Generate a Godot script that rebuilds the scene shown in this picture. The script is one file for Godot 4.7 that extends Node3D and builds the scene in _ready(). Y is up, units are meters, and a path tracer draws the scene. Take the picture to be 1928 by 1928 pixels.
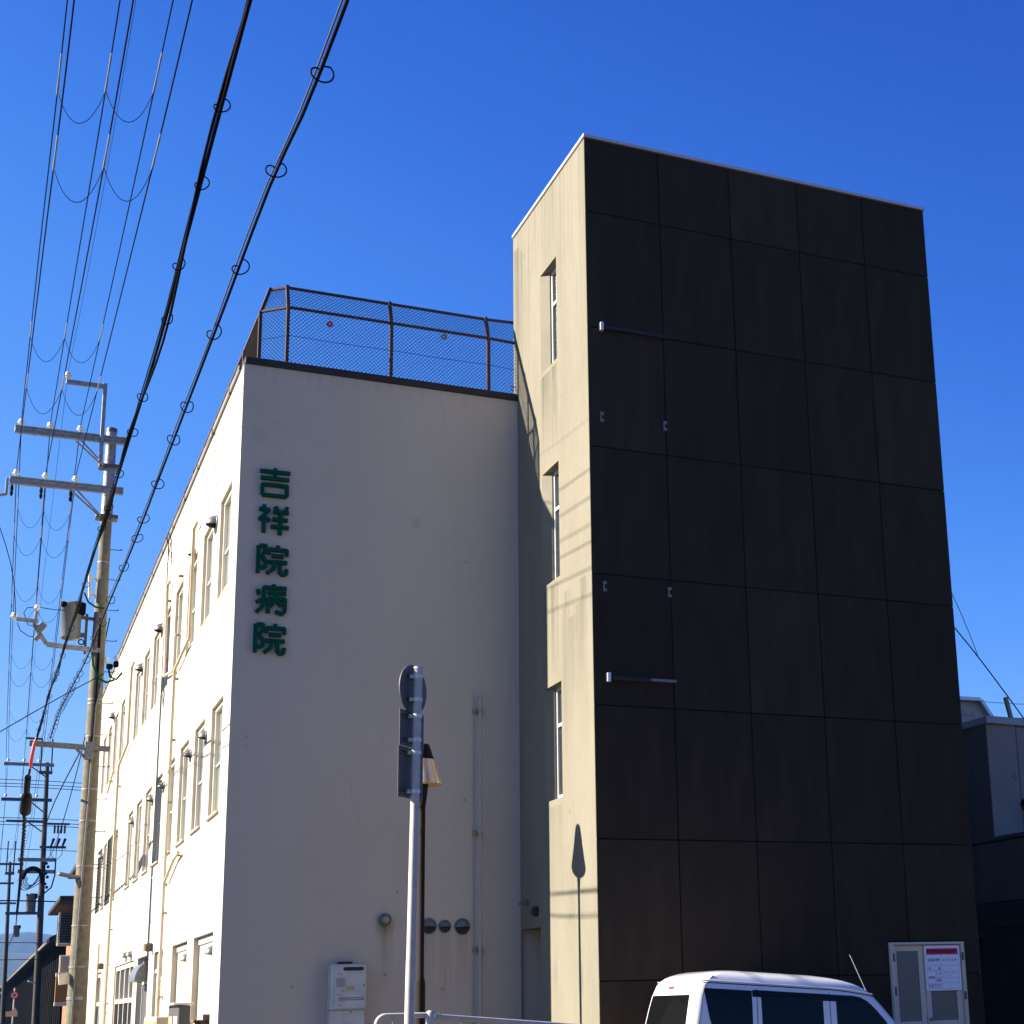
extends Node3D
# A cream three-storey hospital block with a stair tower, seen from a street corner under overhead wires.
# World: x runs along the end wall, y is up, z comes towards the street corner. Metres.

const XT := 4.176      # plane of the tower's left wall
const ZT := 3.013      # plane of the tower's front
const TW := 5.761      # width of the tower's front
const RH := 10.57      # top of the main walls
const FAR := -25.75    # far end of the main block

var taken := {}
var M := {}

# ---------------------------------------------------------------- mesh helper
class MB:
	var st := SurfaceTool.new()
	func _init():
		st.begin(Mesh.PRIMITIVE_TRIANGLES)
		st.set_smooth_group(-1)
	func smooth(on: bool) -> MB:
		st.set_smooth_group(0 if on else -1)
		return self
	func v(p: Vector3, uv := Vector2.ZERO):
		st.set_uv(uv)
		st.add_vertex(p)
	func tri(a: Vector3, b: Vector3, c: Vector3):
		v(a); v(c); v(b)
	# corners counter-clockwise as seen from outside
	func quad(a: Vector3, b: Vector3, c: Vector3, d: Vector3):
		tri(a, b, c); tri(a, c, d)
	func quad_uv(a: Vector3, b: Vector3, c: Vector3, d: Vector3, ua: Vector2, ub: Vector2, uc: Vector2, ud: Vector2):
		v(a, ua); v(c, uc); v(b, ub)
		v(a, ua); v(d, ud); v(c, uc)
	func box(c: Vector3, s: Vector3, b := Basis()) -> MB:
		return bbox(c, s, 0.0, b)
	# box with chamfered edges
	func bbox(c: Vector3, s: Vector3, e: float, b := Basis()) -> MB:
		var h := s * 0.5
		e = minf(e, minf(h.x, minf(h.y, h.z)) * 0.9)
		for ax in 3:
			var u := (ax + 1) % 3
			var w := (ax + 2) % 3
			for sg in [-1.0, 1.0]:
				var q := []
				for k in [[-1, -1], [1, -1], [1, 1], [-1, 1]]:
					var p := Vector3()
					p[ax] = h[ax] * sg
					p[u] = (h[u] - e) * k[0]
					p[w] = (h[w] - e) * k[1]
					q.append(c + b * p)
				if sg > 0: quad(q[0], q[1], q[2], q[3])
				else: quad(q[3], q[2], q[1], q[0])
		if e <= 0.0: return self
		for ax in 3:
			var u := (ax + 1) % 3
			var w := (ax + 2) % 3
			for su in [-1.0, 1.0]:
				for sw in [-1.0, 1.0]:
					var q := []
					for k in [[-1, 0], [1, 0], [1, 1], [-1, 1]]:
						var p := Vector3()
						p[ax] = (h[ax] - e) * k[0]
						p[u] = su * (h[u] if k[1] == 0 else h[u] - e)
						p[w] = sw * (h[w] - e if k[1] == 0 else h[w])
						q.append(c + b * p)
					if su * sw > 0: quad(q[0], q[1], q[2], q[3])
					else: quad(q[3], q[2], q[1], q[0])
		for sx in [-1.0, 1.0]:
			for sy in [-1.0, 1.0]:
				for sz in [-1.0, 1.0]:
					var a := c + b * Vector3(sx * h.x, sy * (h.y - e), sz * (h.z - e))
					var d := c + b * Vector3(sx * (h.x - e), sy * h.y, sz * (h.z - e))
					var f := c + b * Vector3(sx * (h.x - e), sy * (h.y - e), sz * h.z)
					if sx * sy * sz > 0: tri(a, d, f)
					else: tri(a, f, d)
		return self
	# bar of a rectangular section between two points
	func bar(p: Vector3, q: Vector3, w: float, h: float, up := Vector3.UP) -> MB:
		var d := (q - p).normalized()
		if absf(d.dot(up)) > 0.98: up = Vector3.BACK
		var side := d.cross(up).normalized()
		return bbox((p + q) / 2, Vector3(p.distance_to(q), h, w), minf(w, h) * 0.06, Basis(d, side.cross(d).normalized(), side))
	# round tube along points, r a number or one per point
	func tube(pts: Array, r, n := 8, caps := true) -> MB:
		smooth(true)
		var rings := []
		var last := Vector3.ZERO
		for i in pts.size():
			var d: Vector3 = (pts[mini(i + 1, pts.size() - 1)] - pts[maxi(i - 1, 0)]).normalized()
			var side: Vector3
			if last == Vector3.ZERO:
				side = d.cross(Vector3.UP if absf(d.y) < 0.9 else Vector3.RIGHT).normalized()
			else:
				side = (last - d * last.dot(d)).normalized()
			last = side
			var up := side.cross(d)
			var rr: float = r[i] if r is Array else r
			var ring := []
			for k in n:
				var a := TAU * k / n
				ring.append(pts[i] + (side * cos(a) + up * sin(a)) * rr)
			rings.append(ring)
		for i in pts.size() - 1:
			for k in n:
				var k2 := (k + 1) % n
				quad(rings[i][k2], rings[i][k], rings[i + 1][k], rings[i + 1][k2])
		smooth(false)
		if caps:
			for k in range(1, n - 1):
				tri(rings[0][0], rings[0][k], rings[0][k + 1])
				tri(rings[-1][0], rings[-1][k + 1], rings[-1][k])
		return self
	# lathe: profile of (radius, height) from bottom to top round the y axis of t
	func lathe(prof: Array, n: int, t := Transform3D(), is_smooth := true) -> MB:
		smooth(is_smooth)
		for i in prof.size() - 1:
			for k in n:
				var a := TAU * k / n
				var a2 := TAU * (k + 1) / n
				var p: Vector2 = prof[i]
				var q: Vector2 = prof[i + 1]
				var A := t * Vector3(cos(a) * p.x, p.y, -sin(a) * p.x)
				var B := t * Vector3(cos(a2) * p.x, p.y, -sin(a2) * p.x)
				var C := t * Vector3(cos(a2) * q.x, q.y, -sin(a2) * q.x)
				var D := t * Vector3(cos(a) * q.x, q.y, -sin(a) * q.x)
				if p.x < 1e-5: tri(A, C, D)
				elif q.x < 1e-5: tri(A, B, C)
				else: quad(A, B, C, D)
		smooth(false)
		return self
	func torus(c: Vector3, axis: Vector3, R: float, r: float, n := 16, m := 6) -> MB:
		var u := axis.cross(Vector3.UP if absf(axis.y) < 0.9 else Vector3.RIGHT).normalized()
		var w := axis.cross(u).normalized()
		smooth(true)
		for i in n:
			for j in m:
				var q := []
				for k in [[0, 0], [1, 0], [1, 1], [0, 1]]:
					var a: float = TAU * (i + k[0]) / n
					var b: float = TAU * (j + k[1]) / m
					q.append(c + (u * cos(a) + w * sin(a)) * (R + r * cos(b)) + axis.normalized() * r * sin(b))
				quad(q[0], q[1], q[2], q[3])
		smooth(false)
		return self
	# polygon in the xy plane of t, pushed out along its z by depth
	func extrude(poly: PackedVector2Array, depth: float, t := Transform3D()) -> MB:
		if Geometry2D.is_polygon_clockwise(poly): poly.reverse()
		var idx := Geometry2D.triangulate_polygon(poly)
		for i in range(0, idx.size(), 3):
			var a := poly[idx[i]]
			var b := poly[idx[i + 1]]
			var c := poly[idx[i + 2]]
			if (b - a).cross(c - a) < 0:
				var s := b
				b = c
				c = s
			tri(t * Vector3(a.x, a.y, depth), t * Vector3(b.x, b.y, depth), t * Vector3(c.x, c.y, depth))
			tri(t * Vector3(a.x, a.y, 0), t * Vector3(c.x, c.y, 0), t * Vector3(b.x, b.y, 0))
		for i in poly.size():
			var a := poly[i]
			var b := poly[(i + 1) % poly.size()]
			quad(t * Vector3(a.x, a.y, 0), t * Vector3(b.x, b.y, 0), t * Vector3(b.x, b.y, depth), t * Vector3(a.x, a.y, depth))
		return self
	func mesh() -> ArrayMesh:
		st.generate_normals()
		return st.commit()

func numbered(n: String) -> String:
	if not taken.has(n):
		taken[n] = 0
		return n
	taken[n] += 1
	return "%s_%03d" % [n, taken[n]]

# a named mesh under a parent
func obj(called: String, mb, m: Material, parent: Node3D = null) -> MeshInstance3D:
	var o := MeshInstance3D.new()
	o.mesh = mb.mesh() if mb is MB else mb
	o.material_override = m
	if parent == null:
		o.name = numbered(called)
		add_child(o, true)
	else:
		o.name = called
		parent.add_child(o, true)
	return o

func tag(o: Node3D, label: String, category: String, group := "") -> Node3D:
	o.set_meta("label", label)
	o.set_meta("category", category)
	if group: o.set_meta("group", group)
	return o

func thing(called: String, label: String, category: String, at := Vector3.ZERO, group := "") -> Node3D:
	var o := Node3D.new()
	o.name = numbered(called)
	add_child(o, true)
	o.position = at
	return tag(o, label, category, group)

func struct(o: Node3D) -> Node3D:
	o.set_meta("kind", "structure")
	return o

# ---------------------------------------------------------------- materials
func lin(r: float, g: float, b: float) -> Color:
	return Color(r, g, b).linear_to_srgb()

func noise_tex(sd: int, freq: float, lo: Color, hi: Color, oct := 4, size := 512, kind := FastNoiseLite.TYPE_SIMPLEX_SMOOTH) -> NoiseTexture2D:
	var n := FastNoiseLite.new()
	n.seed = sd
	n.frequency = freq
	n.noise_type = kind
	n.fractal_octaves = oct
	var t := NoiseTexture2D.new()
	t.width = size
	t.height = size
	t.seamless = true
	t.noise = n
	var g := Gradient.new()
	g.set_color(0, lo)
	g.set_color(1, hi)
	t.color_ramp = g
	return t

func mat(c: Color, rough := 0.8, metal := 0.0) -> StandardMaterial3D:
	var m := StandardMaterial3D.new()
	m.albedo_color = c
	m.roughness = rough
	m.metallic = metal
	return m

func flat(m: StandardMaterial3D) -> StandardMaterial3D:
	m.metallic_specular = 0.15
	return m

func tri_tex(m: StandardMaterial3D, t: Texture2D, scale: float, relief: Texture2D = null, cm := 0.3) -> StandardMaterial3D:
	m.uv1_triplanar = true
	m.uv1_world_triplanar = true
	m.uv1_scale = Vector3.ONE * scale
	m.albedo_texture = t
	if relief:
		m.heightmap_enabled = true
		m.heightmap_texture = relief
		m.heightmap_scale = cm
	return m

func materials():
	var soft := noise_tex(3, 0.006, Color(0.88, 0.87, 0.85), Color(1, 1, 1), 5)
	var blotch := noise_tex(5, 0.012, Color(0.72, 0.71, 0.69), Color(1, 1, 1), 5)
	var grain := noise_tex(9, 0.06, Color(0.3, 0.3, 0.3), Color(1, 1, 1), 3)
	var speck := noise_tex(12, 0.05, Color(0.55, 0.55, 0.55), Color(1, 1, 1), 4)
	var rusty := noise_tex(15, 0.02, Color(0.45, 0.3, 0.22), Color(1, 1, 1), 5)
	M.cream = tri_tex(mat(lin(0.50, 0.455, 0.385), 0.9), soft, 0.22, grain, 0.25)
	M.ochre = tri_tex(mat(lin(0.36, 0.29, 0.17), 0.9), soft, 0.3, grain, 0.2)
	M.shaded_panel = []  # tower front: its shade is put into a near-black albedo
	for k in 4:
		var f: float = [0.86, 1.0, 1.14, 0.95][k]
		M.shaded_panel.append(tri_tex(flat(mat(lin(0.042 * f, 0.031 * f, 0.0205 * f), 0.9)), noise_tex(40 + k, 0.008, Color(0.86, 0.85, 0.85), Color(1, 1, 1), 5), 0.3, grain, 0.2))
		M.shaded_panel[k].uv1_scale = Vector3(0.75, 0.14, 0.75)
	M.joint = flat(mat(lin(0.004, 0.003, 0.003), 0.95))
	M.tan_plain = tri_tex(mat(lin(0.195, 0.182, 0.147), 0.9), soft, 0.3, grain, 0.2)
	M.coping_dark = tri_tex(mat(lin(0.018, 0.014, 0.014), 0.75), blotch, 0.6)
	M.gutter = mat(lin(0.16, 0.15, 0.14), 0.6)
	M.coping_metal = mat(lin(0.55, 0.56, 0.58), 0.35, 0.6)
	M.alu = mat(lin(0.62, 0.63, 0.64), 0.4, 0.3)
	M.white_frame = flat(mat(lin(0.60, 0.55, 0.46), 0.55))
	M.glass = mat(Color(0.75, 0.8, 0.8, 0.22), 0.04)
	M.glass.transparency = BaseMaterial3D.TRANSPARENCY_ALPHA
	M.frosted = tri_tex(mat(lin(0.16, 0.18, 0.19), 0.25), speck, 3.0)
	M.tower_pane = tri_tex(mat(lin(0.035, 0.042, 0.045), 0.15), speck, 3.0)
	M.curtain = mat(lin(0.36, 0.335, 0.27), 0.95)
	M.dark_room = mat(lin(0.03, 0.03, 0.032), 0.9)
	M.rust_rail = tri_tex(mat(lin(0.10, 0.052, 0.042), 0.8), rusty, 1.6)
	M.mesh_wire = flat(mat(lin(0.008, 0.007, 0.008), 0.7))
	M.green = flat(mat(lin(0.0008, 0.058, 0.038), 0.6))
	M.black = mat(lin(0.006, 0.006, 0.007), 0.6)
	M.black_rubber = flat(mat(lin(0.003, 0.003, 0.0035), 0.7))
	M.wire = flat(mat(lin(0.004, 0.0035, 0.010), 0.7))
	M.sleeve = mat(lin(0.16, 0.16, 0.17), 0.6)
	M.anchor = mat(lin(0.16, 0.17, 0.20), 0.6)
	M.steel = tri_tex(mat(lin(0.33, 0.34, 0.36), 0.5, 0.25), blotch, 1.2)
	M.steel_dark = mat(lin(0.075, 0.078, 0.082), 0.5, 0.3)
	M.concrete_pole = tri_tex(mat(lin(0.185, 0.168, 0.125), 0.9), blotch, 0.8, grain, 0.15)
	M.pole_shaded = tri_tex(mat(lin(0.06, 0.054, 0.046), 0.9), blotch, 0.8)  # far pole concrete, darkened in colour to stand for backlit shade
	M.porcelain = mat(lin(0.72, 0.70, 0.66), 0.15)
	M.transformer = mat(lin(0.125, 0.135, 0.15), 0.45)
	M.red = mat(lin(0.36, 0.02, 0.015), 0.5)
	M.vent = tri_tex(mat(lin(0.20, 0.20, 0.205), 0.4, 0.3), blotch, 2.0)
	M.vent_dark = tri_tex(mat(lin(0.17, 0.18, 0.21), 0.5, 0.2), blotch, 2.0)
	M.pipe_cream = mat(lin(0.50, 0.43, 0.33), 0.6)
	M.pipe_grey = mat(lin(0.34, 0.34, 0.34), 0.5)
	M.heater = tri_tex(mat(lin(0.52, 0.55, 0.57), 0.45), soft, 1.0)
	M.rail_white = tri_tex(mat(lin(0.50, 0.475, 0.46), 0.45), soft, 1.5)
	M.lamp_brown = flat(mat(lin(0.018, 0.011, 0.009), 0.55))
	M.lamp_shade = mat(lin(0.78, 0.73, 0.58), 0.35)
	M.lamp_shade.albedo_texture = shade_texture()
	M.lamp_shade.backlight_enabled = true
	M.lamp_shade.backlight = Color(0.75, 0.70, 0.56)
	M.van_white = mat(lin(0.70, 0.72, 0.76), 0.25)
	M.van_white.clearcoat_enabled = true
	M.van_white.clearcoat = 0.8
	M.van_white.clearcoat_roughness = 0.05
	M.van_glass = mat(lin(0.004, 0.0045, 0.005), 0.05)
	M.van_glass.metallic_specular = 0.3
	M.tyre = mat(lin(0.012, 0.012, 0.012), 0.9)
	M.asphalt = tri_tex(mat(lin(0.07, 0.07, 0.072), 0.95), speck, 0.5, grain, 0.4)
	M.paving = tri_tex(mat(lin(0.165, 0.133, 0.088), 0.95), speck, 0.4, grain, 0.3)
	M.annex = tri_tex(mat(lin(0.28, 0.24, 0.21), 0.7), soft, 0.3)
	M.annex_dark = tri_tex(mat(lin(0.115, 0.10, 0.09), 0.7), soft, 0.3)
	M.annex_base = tri_tex(mat(lin(0.018, 0.019, 0.022), 0.7), soft, 0.3)
	M.dark_wood_shaded = tri_tex(flat(mat(lin(0.004, 0.0034, 0.003), 0.9)), noise_tex(22, 0.02, Color(0.5, 0.45, 0.4), Color(1, 1, 1), 4), 0.6)  # dark timber, blackened further in colour to stand for shade
	M.roof_tile = tri_tex(mat(lin(0.015, 0.015, 0.017), 0.8), speck, 1.0)
	M.orange = mat(lin(0.30, 0.135, 0.025), 0.6)
	M.timber = mat(lin(0.22, 0.10, 0.05), 0.8)
	M.hill = tri_tex(mat(lin(0.05, 0.075, 0.05), 1.0), noise_tex(31, 0.02, Color(0.5, 0.5, 0.5), Color(1, 1, 1), 5), 0.004)

# brown weather stains running down a translucent shade
func shade_texture() -> ImageTexture:
	var im := Image.create(256, 64, false, Image.FORMAT_RGB8)
	var n := FastNoiseLite.new()
	n.seed = 77
	n.frequency = 0.05
	for x in 256:
		var rib := pow(absf(sin(PI * x * 12.0 / 256.0)), 0.35)
		for y in 64:
			var f := clampf(n.get_noise_2d(x * 1.6, y * 0.25) * 1.4 + 0.15, 0, 1) * (0.9 - 0.5 * y / 64.0)
			var k := maxf(f, (1.0 - rib) * 0.75)
			im.set_pixel(x, y, Color(1, 0.98, 0.94).lerp(Color(0.66, 0.46, 0.22), k * 0.85))
	return ImageTexture.create_from_image(im)

# rain streaks, drips and spots on a rendered wall; u runs along it, v down it; marks are [u, v0, v1, half width, strength]
func wall_texture(w: int, h: int, sd: int, base: Color, dirt: Color, marks: Array, overall: float, spots: Array, cracks := []) -> ImageTexture:
	var im := Image.create(w, h, false, Image.FORMAT_RGB8)
	var fine := FastNoiseLite.new()
	fine.seed = sd
	fine.frequency = 0.035
	fine.fractal_octaves = 4
	var wide := FastNoiseLite.new()
	wide.seed = sd + 1
	wide.frequency = 0.006
	var run := FastNoiseLite.new()
	run.seed = sd + 2
	run.frequency = 0.05
	for y in h:
		for x in w:
			var u := float(x) / w
			var vv := float(y) / h
			var k := overall * clampf(0.5 + wide.get_noise_2d(x, y * 0.6) + 0.35 * fine.get_noise_2d(x, y), 0, 1)
			var streak := run.get_noise_2d(x * 2.0, y * 0.06)
			k += overall * 0.9 * clampf(streak - 0.1, 0, 1)
			for m in marks:
				if vv < m[1] or vv > m[2]: continue
				var d: float = absf(u - m[0]) / m[3]
				if d > 1.0: continue
				var fall: float = (vv - m[1]) / (m[2] - m[1])
				k += m[4] * (1.0 - d * d) * (1.0 - fall) * clampf(0.65 + 0.9 * run.get_noise_2d(x * 3.0 + m[0] * 500, y * 0.1), 0, 1.3)
			for s in spots:
				var d2 := Vector2((u - s[0]) * w / h, vv - s[1]).length()
				k += s[3] * clampf(1.0 - d2 / s[2], 0, 1)
			im.set_pixel(x, y, base.lerp(dirt, clampf(k, 0, 0.9)))
	# hairline cracks: [u, v, heading, length in pixels]
	var rng := RandomNumberGenerator.new()
	rng.seed = sd
	for c in cracks:
		var p := Vector2(c[0] * w, c[1] * h)
		var head: float = c[2]
		for i in int(c[3]):
			head += rng.randf_range(-0.35, 0.35)
			head = lerpf(head, c[2], 0.12)
			p += Vector2(cos(head), sin(head))
			if p.x < 0 or p.y < 0 or p.x >= w or p.y >= h: break
			im.set_pixel(int(p.x), int(p.y), im.get_pixel(int(p.x), int(p.y)).lerp(dirt, rng.randf_range(0.08, 0.3)))
	return ImageTexture.create_from_image(im)

func uv_mat(t: Texture2D, rough := 0.9) -> StandardMaterial3D:
	var m := flat(mat(Color.WHITE, rough))
	m.albedo_texture = t
	return m

# ---------------------------------------------------------------- sky
func sky_color(elev: float, az_from_sun: float) -> Color:
	# elev in degrees; air is paler towards the horizon and towards the sun
	var e := elev + clampf((az_from_sun - 84.0) * 0.36, -14.0, 13.0) * clampf((elev - 4.0) / 16.0, 0, 1)
	var stops := [[0.0, Color8(196, 226, 255)], [5.5, Color8(168, 212, 255)], [11.0, Color8(124, 182, 254)], [18.0, Color8(89, 154, 248)], [26.0, Color8(66, 131, 236)], [34.0, Color8(48, 106, 216)], [44.0, Color8(32, 84, 194)], [90.0, Color8(24, 62, 152)]]
	e = clampf(e, 0, 90)
	for i in stops.size() - 1:
		if e <= stops[i + 1][0]:
			var a: Color = stops[i][1].srgb_to_linear()
			return a.lerp(stops[i + 1][1].srgb_to_linear(), (e - stops[i][0]) / (stops[i + 1][0] - stops[i][0]))
	return stops[-1][1].srgb_to_linear()

func sky_panorama(to_sun: Vector3, over: float) -> ImageTexture:
	var w := 256
	var h := 128
	var im := Image.create(w, h, false, Image.FORMAT_RGBF)
	var sun_flat := Vector2(to_sun.x, to_sun.z).normalized()
	for y in h:
		var elev := 90.0 - 180.0 * (y + 0.5) / h
		for x in w:
			var a := TAU * (x + 0.5) / w
			var flat := Vector2(sin(a), -cos(a))
			var ang := rad_to_deg(absf(flat.angle_to(sun_flat)))
			var c := sky_color(maxf(elev, 0.0), ang)
			if elev < 0.0: c = c.lerp(Color(0.10, 0.10, 0.10), clampf(-elev / 8.0, 0, 1))
			im.set_pixel(x, y, Color(c.r * over, c.g * over, c.b * over))
	return ImageTexture.create_from_image(im)

# ================================================================ build
func _ready():
	# camera: fitted to the building's edges; the lens is shifted as in a straightened photograph
	var cam := Camera3D.new()
	cam.name = "camera"
	add_child(cam)
	cam.position = Vector3(-3.0072, 1.4, 21.0602)
	cam.rotation = Vector3(0.24095, -0.427097, -0.029587)
	cam.projection = Camera3D.PROJECTION_FRUSTUM
	cam.near = 0.1
	cam.far = 9000.0
	cam.size = 0.1 * 1928.0 / 2849.18
	cam.frustum_offset = Vector2(0.1 * (964.0 - 1250.0) / 2849.18, 0.1 * (1183.19 - 964.0) / 2849.18)
	cam.current = true

	# air and light
	var exposure := 3.6
	var beam := Vector3(0.84, -0.482, 0.252).normalized()   # the way the sunlight travels
	var env := Environment.new()
	env.background_mode = Environment.BG_SKY
	var sky := Sky.new()
	var pano := PanoramaSkyMaterial.new()
	pano.panorama = sky_panorama(-beam, 1.0 / exposure)
	sky.sky_material = pano
	env.sky = sky
	env.tonemap_mode = Environment.TONE_MAPPER_LINEAR
	env.tonemap_exposure = exposure
	env.sdfgi_enabled = true
	env.ssao_enabled = true
	env.ssil_enabled = true
	env.fog_enabled = true
	env.fog_density = 0.00015
	env.fog_light_color = Color(0.42, 0.66, 1.0)
	var we := WorldEnvironment.new()
	we.name = "world_environment"
	we.environment = env
	add_child(we)
	var sun := DirectionalLight3D.new()
	sun.name = "sun"
	add_child(sun)
	sun.basis = Basis.looking_at(beam, Vector3.UP)
	sun.light_energy = 1.6
	sun.light_color = Color(1.0, 0.955, 0.87)
	sun.light_angular_distance = 0.5
	sun.shadow_enabled = true

	materials()
	setting()
	hospital()
	stair_tower()
	annex()
	street_houses()
	utility_poles()
	wires()
	roof_fence()
	wall_sign()
	end_wall_things()
	street_wall_things()
	road_sign_post()
	street_lamp()
	guard_rail()
	van()

# ---------------------------------------------------------------- setting
func setting():
	var g := MB.new()
	g.quad(Vector3(-4000, -0.16, 400), Vector3(4000, -0.16, 400), Vector3(4000, -0.16, -4000), Vector3(-4000, -0.16, -4000))
	struct(obj("ground", g, M.paving))
	var r := MB.new()
	r.quad(Vector3(-7.5, -0.15, 60), Vector3(-0.9, -0.15, 60), Vector3(-0.9, -0.15, -300), Vector3(-7.5, -0.15, -300))
	r.quad(Vector3(-0.9, -0.15, 18), Vector3(60, -0.15, 18), Vector3(60, -0.15, 9.5), Vector3(-0.9, -0.15, 9.5))
	struct(obj("road", r, M.asphalt))
	# the forecourt falls away to the right in front of the tower
	var f := MB.new()
	var pts := [[-0.9, 0.32], [0.9, 0.30], [2.4, 0.17], [4.4, -0.02], [6.4, -0.13], [30.0, -0.14]]
	for i in pts.size() - 1:
		f.quad(Vector3(pts[i][0], pts[i][1], 9.3), Vector3(pts[i + 1][0], pts[i + 1][1], 9.3), Vector3(pts[i + 1][0], pts[i + 1][1], 3.02), Vector3(pts[i][0], pts[i][1], 3.02))
		f.quad(Vector3(pts[i][0], -0.2, 9.3), Vector3(pts[i + 1][0], -0.2, 9.3), Vector3(pts[i + 1][0], pts[i + 1][1], 9.3), Vector3(pts[i][0], pts[i][1], 9.3))
	f.quad(Vector3(-0.9, -0.2, 0), Vector3(-0.9, -0.2, 9.3), Vector3(-0.9, 0.32, 9.3), Vector3(-0.9, 0.32, 0))
	f.quad(Vector3(-0.9, 0.316, 3.02), Vector3(4.17, 0.0, 3.02), Vector3(4.17, 0.0, 0.004), Vector3(-0.9, 0.316, 0.004))
	struct(obj("forecourt", f, M.paving))
	var p := MB.new()
	p.box(Vector3(-0.46, -0.02, -90), Vector3(0.88, 0.26, 179.9))
	struct(obj("pavement", p, M.paving))
	# far hills
	var hl := MB.new()
	var n := FastNoiseLite.new()
	n.seed = 8
	n.frequency = 0.0016
	hl.smooth(true)
	for layer in 2:
		var z0: float = [-3000.0, -2300.0][layer]
		var cols := 90
		var rows := 6
		var h := func(i: int, j: int) -> Vector3:
			var x := -2600.0 + 6200.0 * i / cols
			var ridge: float = ([150.0, 92.0][layer] + n.get_noise_2d(x * 1.3, z0) * [60.0, 45.0][layer] + (x - 40.0) * [0.035, -0.02][layer])
			var t := float(j) / rows
			return Vector3(x, -5.0 + ridge * sin(t * PI / 2) * (1.0 + 0.10 * n.get_noise_2d(x * 6, j * 300.0)), z0 + 500.0 * (1.0 - t))
		for i in cols:
			for j in rows:
				hl.quad(h.call(i, j), h.call(i + 1, j), h.call(i + 1, j + 1), h.call(i, j + 1))
	hl.smooth(false)
	struct(obj("hills", hl, M.hill))

# wall in the plane x = 0 looking at -x: openings are [z near, z far, y low, y high, depth]
func facade_wall(holes: Array, x: float, z0: float, z1: float, y0: float, y1: float) -> MB:
	var b := MB.new()
	var zs := [z0, z1]
	var ys := [y0, y1]
	for h in holes:
		for q in [h[0], h[1]]:
			if not zs.has(q): zs.append(q)
		for q in [h[2], h[3]]:
			if not ys.has(q): ys.append(q)
	zs.sort()
	ys.sort()
	for i in zs.size() - 1:
		var j := 0
		while j < ys.size() - 1:
			if in_hole(holes, zs[i], zs[i + 1], ys[j], ys[j + 1]):
				j += 1
				continue
			var k := j
			while k < ys.size() - 1 and not in_hole(holes, zs[i], zs[i + 1], ys[k], ys[k + 1]): k += 1
			b.quad(Vector3(x, ys[j], zs[i]), Vector3(x, ys[j], zs[i + 1]), Vector3(x, ys[k], zs[i + 1]), Vector3(x, ys[k], zs[i]))
			j = k
	for h in holes:
		var d: float = x + h[4]
		var a: float = h[0]
		var c: float = h[1]
		var lo: float = h[2]
		var hi: float = h[3]
		b.quad(Vector3(x, hi, c), Vector3(x, hi, a), Vector3(d, hi, a), Vector3(d, hi, c))
		b.quad(Vector3(x, lo, a), Vector3(x, lo, c), Vector3(d, lo, c), Vector3(d, lo, a))
		b.quad(Vector3(x, lo, a), Vector3(d, lo, a), Vector3(d, hi, a), Vector3(x, hi, a))
		b.quad(Vector3(d, lo, c), Vector3(x, lo, c), Vector3(x, hi, c), Vector3(d, hi, c))
	return b

func in_hole(holes: Array, za: float, zb: float, ya: float, yb: float) -> bool:
	var zc := (za + zb) / 2
	var yc := (ya + yb) / 2
	for h in holes:
		if zc < h[0] and zc > h[1] and yc > h[2] and yc < h[3]: return true
	return false

# one aluminium window in a facade opening, with two sashes and a curtain behind
func facade_window(root: Node3D, za: float, zb: float, lo: float, hi: float, depth: float, look := 0):
	var d := depth + 0.025
	var zc := (za + zb) / 2
	var w := za - zb
	var fr := MB.new()
	fr.bbox(Vector3(d, hi - 0.03, zc), Vector3(0.06, 0.06, w), 0.004)
	fr.bbox(Vector3(d, lo + 0.03, zc), Vector3(0.06, 0.06, w), 0.004)
	for s in [za - 0.025, zb + 0.025]: fr.bbox(Vector3(d, (lo + hi) / 2, s), Vector3(0.06, hi - lo - 0.12, 0.05), 0.004)
	var win := obj("window", fr, M.white_frame, root)
	var sash := MB.new()
	sash.bbox(Vector3(d + 0.012, (lo + hi) / 2, zc), Vector3(0.03, hi - lo - 0.12, 0.045), 0.003)
	sash.bbox(Vector3(d + 0.012, lo + (hi - lo) * 0.48, (zc + zb) / 2), Vector3(0.025, 0.03, w / 2 - 0.08), 0.003)
	sash.bbox(Vector3(d + 0.012, lo + (hi - lo) * 0.48, (zc + za) / 2), Vector3(0.025, 0.03, w / 2 - 0.08), 0.003)
	obj("sash", sash, M.alu, win)
	for s in [-1, 1]:
		var p := MB.new()
		p.box(Vector3(d + 0.03, (lo + hi) / 2, zc + s * w / 4), Vector3(0.006, hi - lo - 0.12, w / 2 - 0.06))
		obj("pane", p, M.glass, win)
	var c := MB.new()
	c.smooth(true)
	var steps := 28
	for i in steps:
		var t0 := za - w * i / steps
		var t1 := za - w * (i + 1) / steps
		var x0 := depth + 0.14 + 0.025 * sin(i * 1.3)
		var x1 := depth + 0.14 + 0.025 * sin((i + 1) * 1.3)
		c.quad(Vector3(x0, lo, t0), Vector3(x1, lo, t1), Vector3(x1, hi, t1), Vector3(x0, hi, t0))
	c.smooth(false)
	obj("curtain", c, M.dark_room if look == 1 else M.curtain, win)
	var sl := MB.new()
	var lip := 0.045 if lo < 6.0 else 0.012
	sl.bbox(Vector3(depth / 2 - lip / 2, lo + 0.008, zc), Vector3(depth + lip, 0.026, w - 0.004), 0.005)
	obj("sill", sl, M.white_frame, win)

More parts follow.
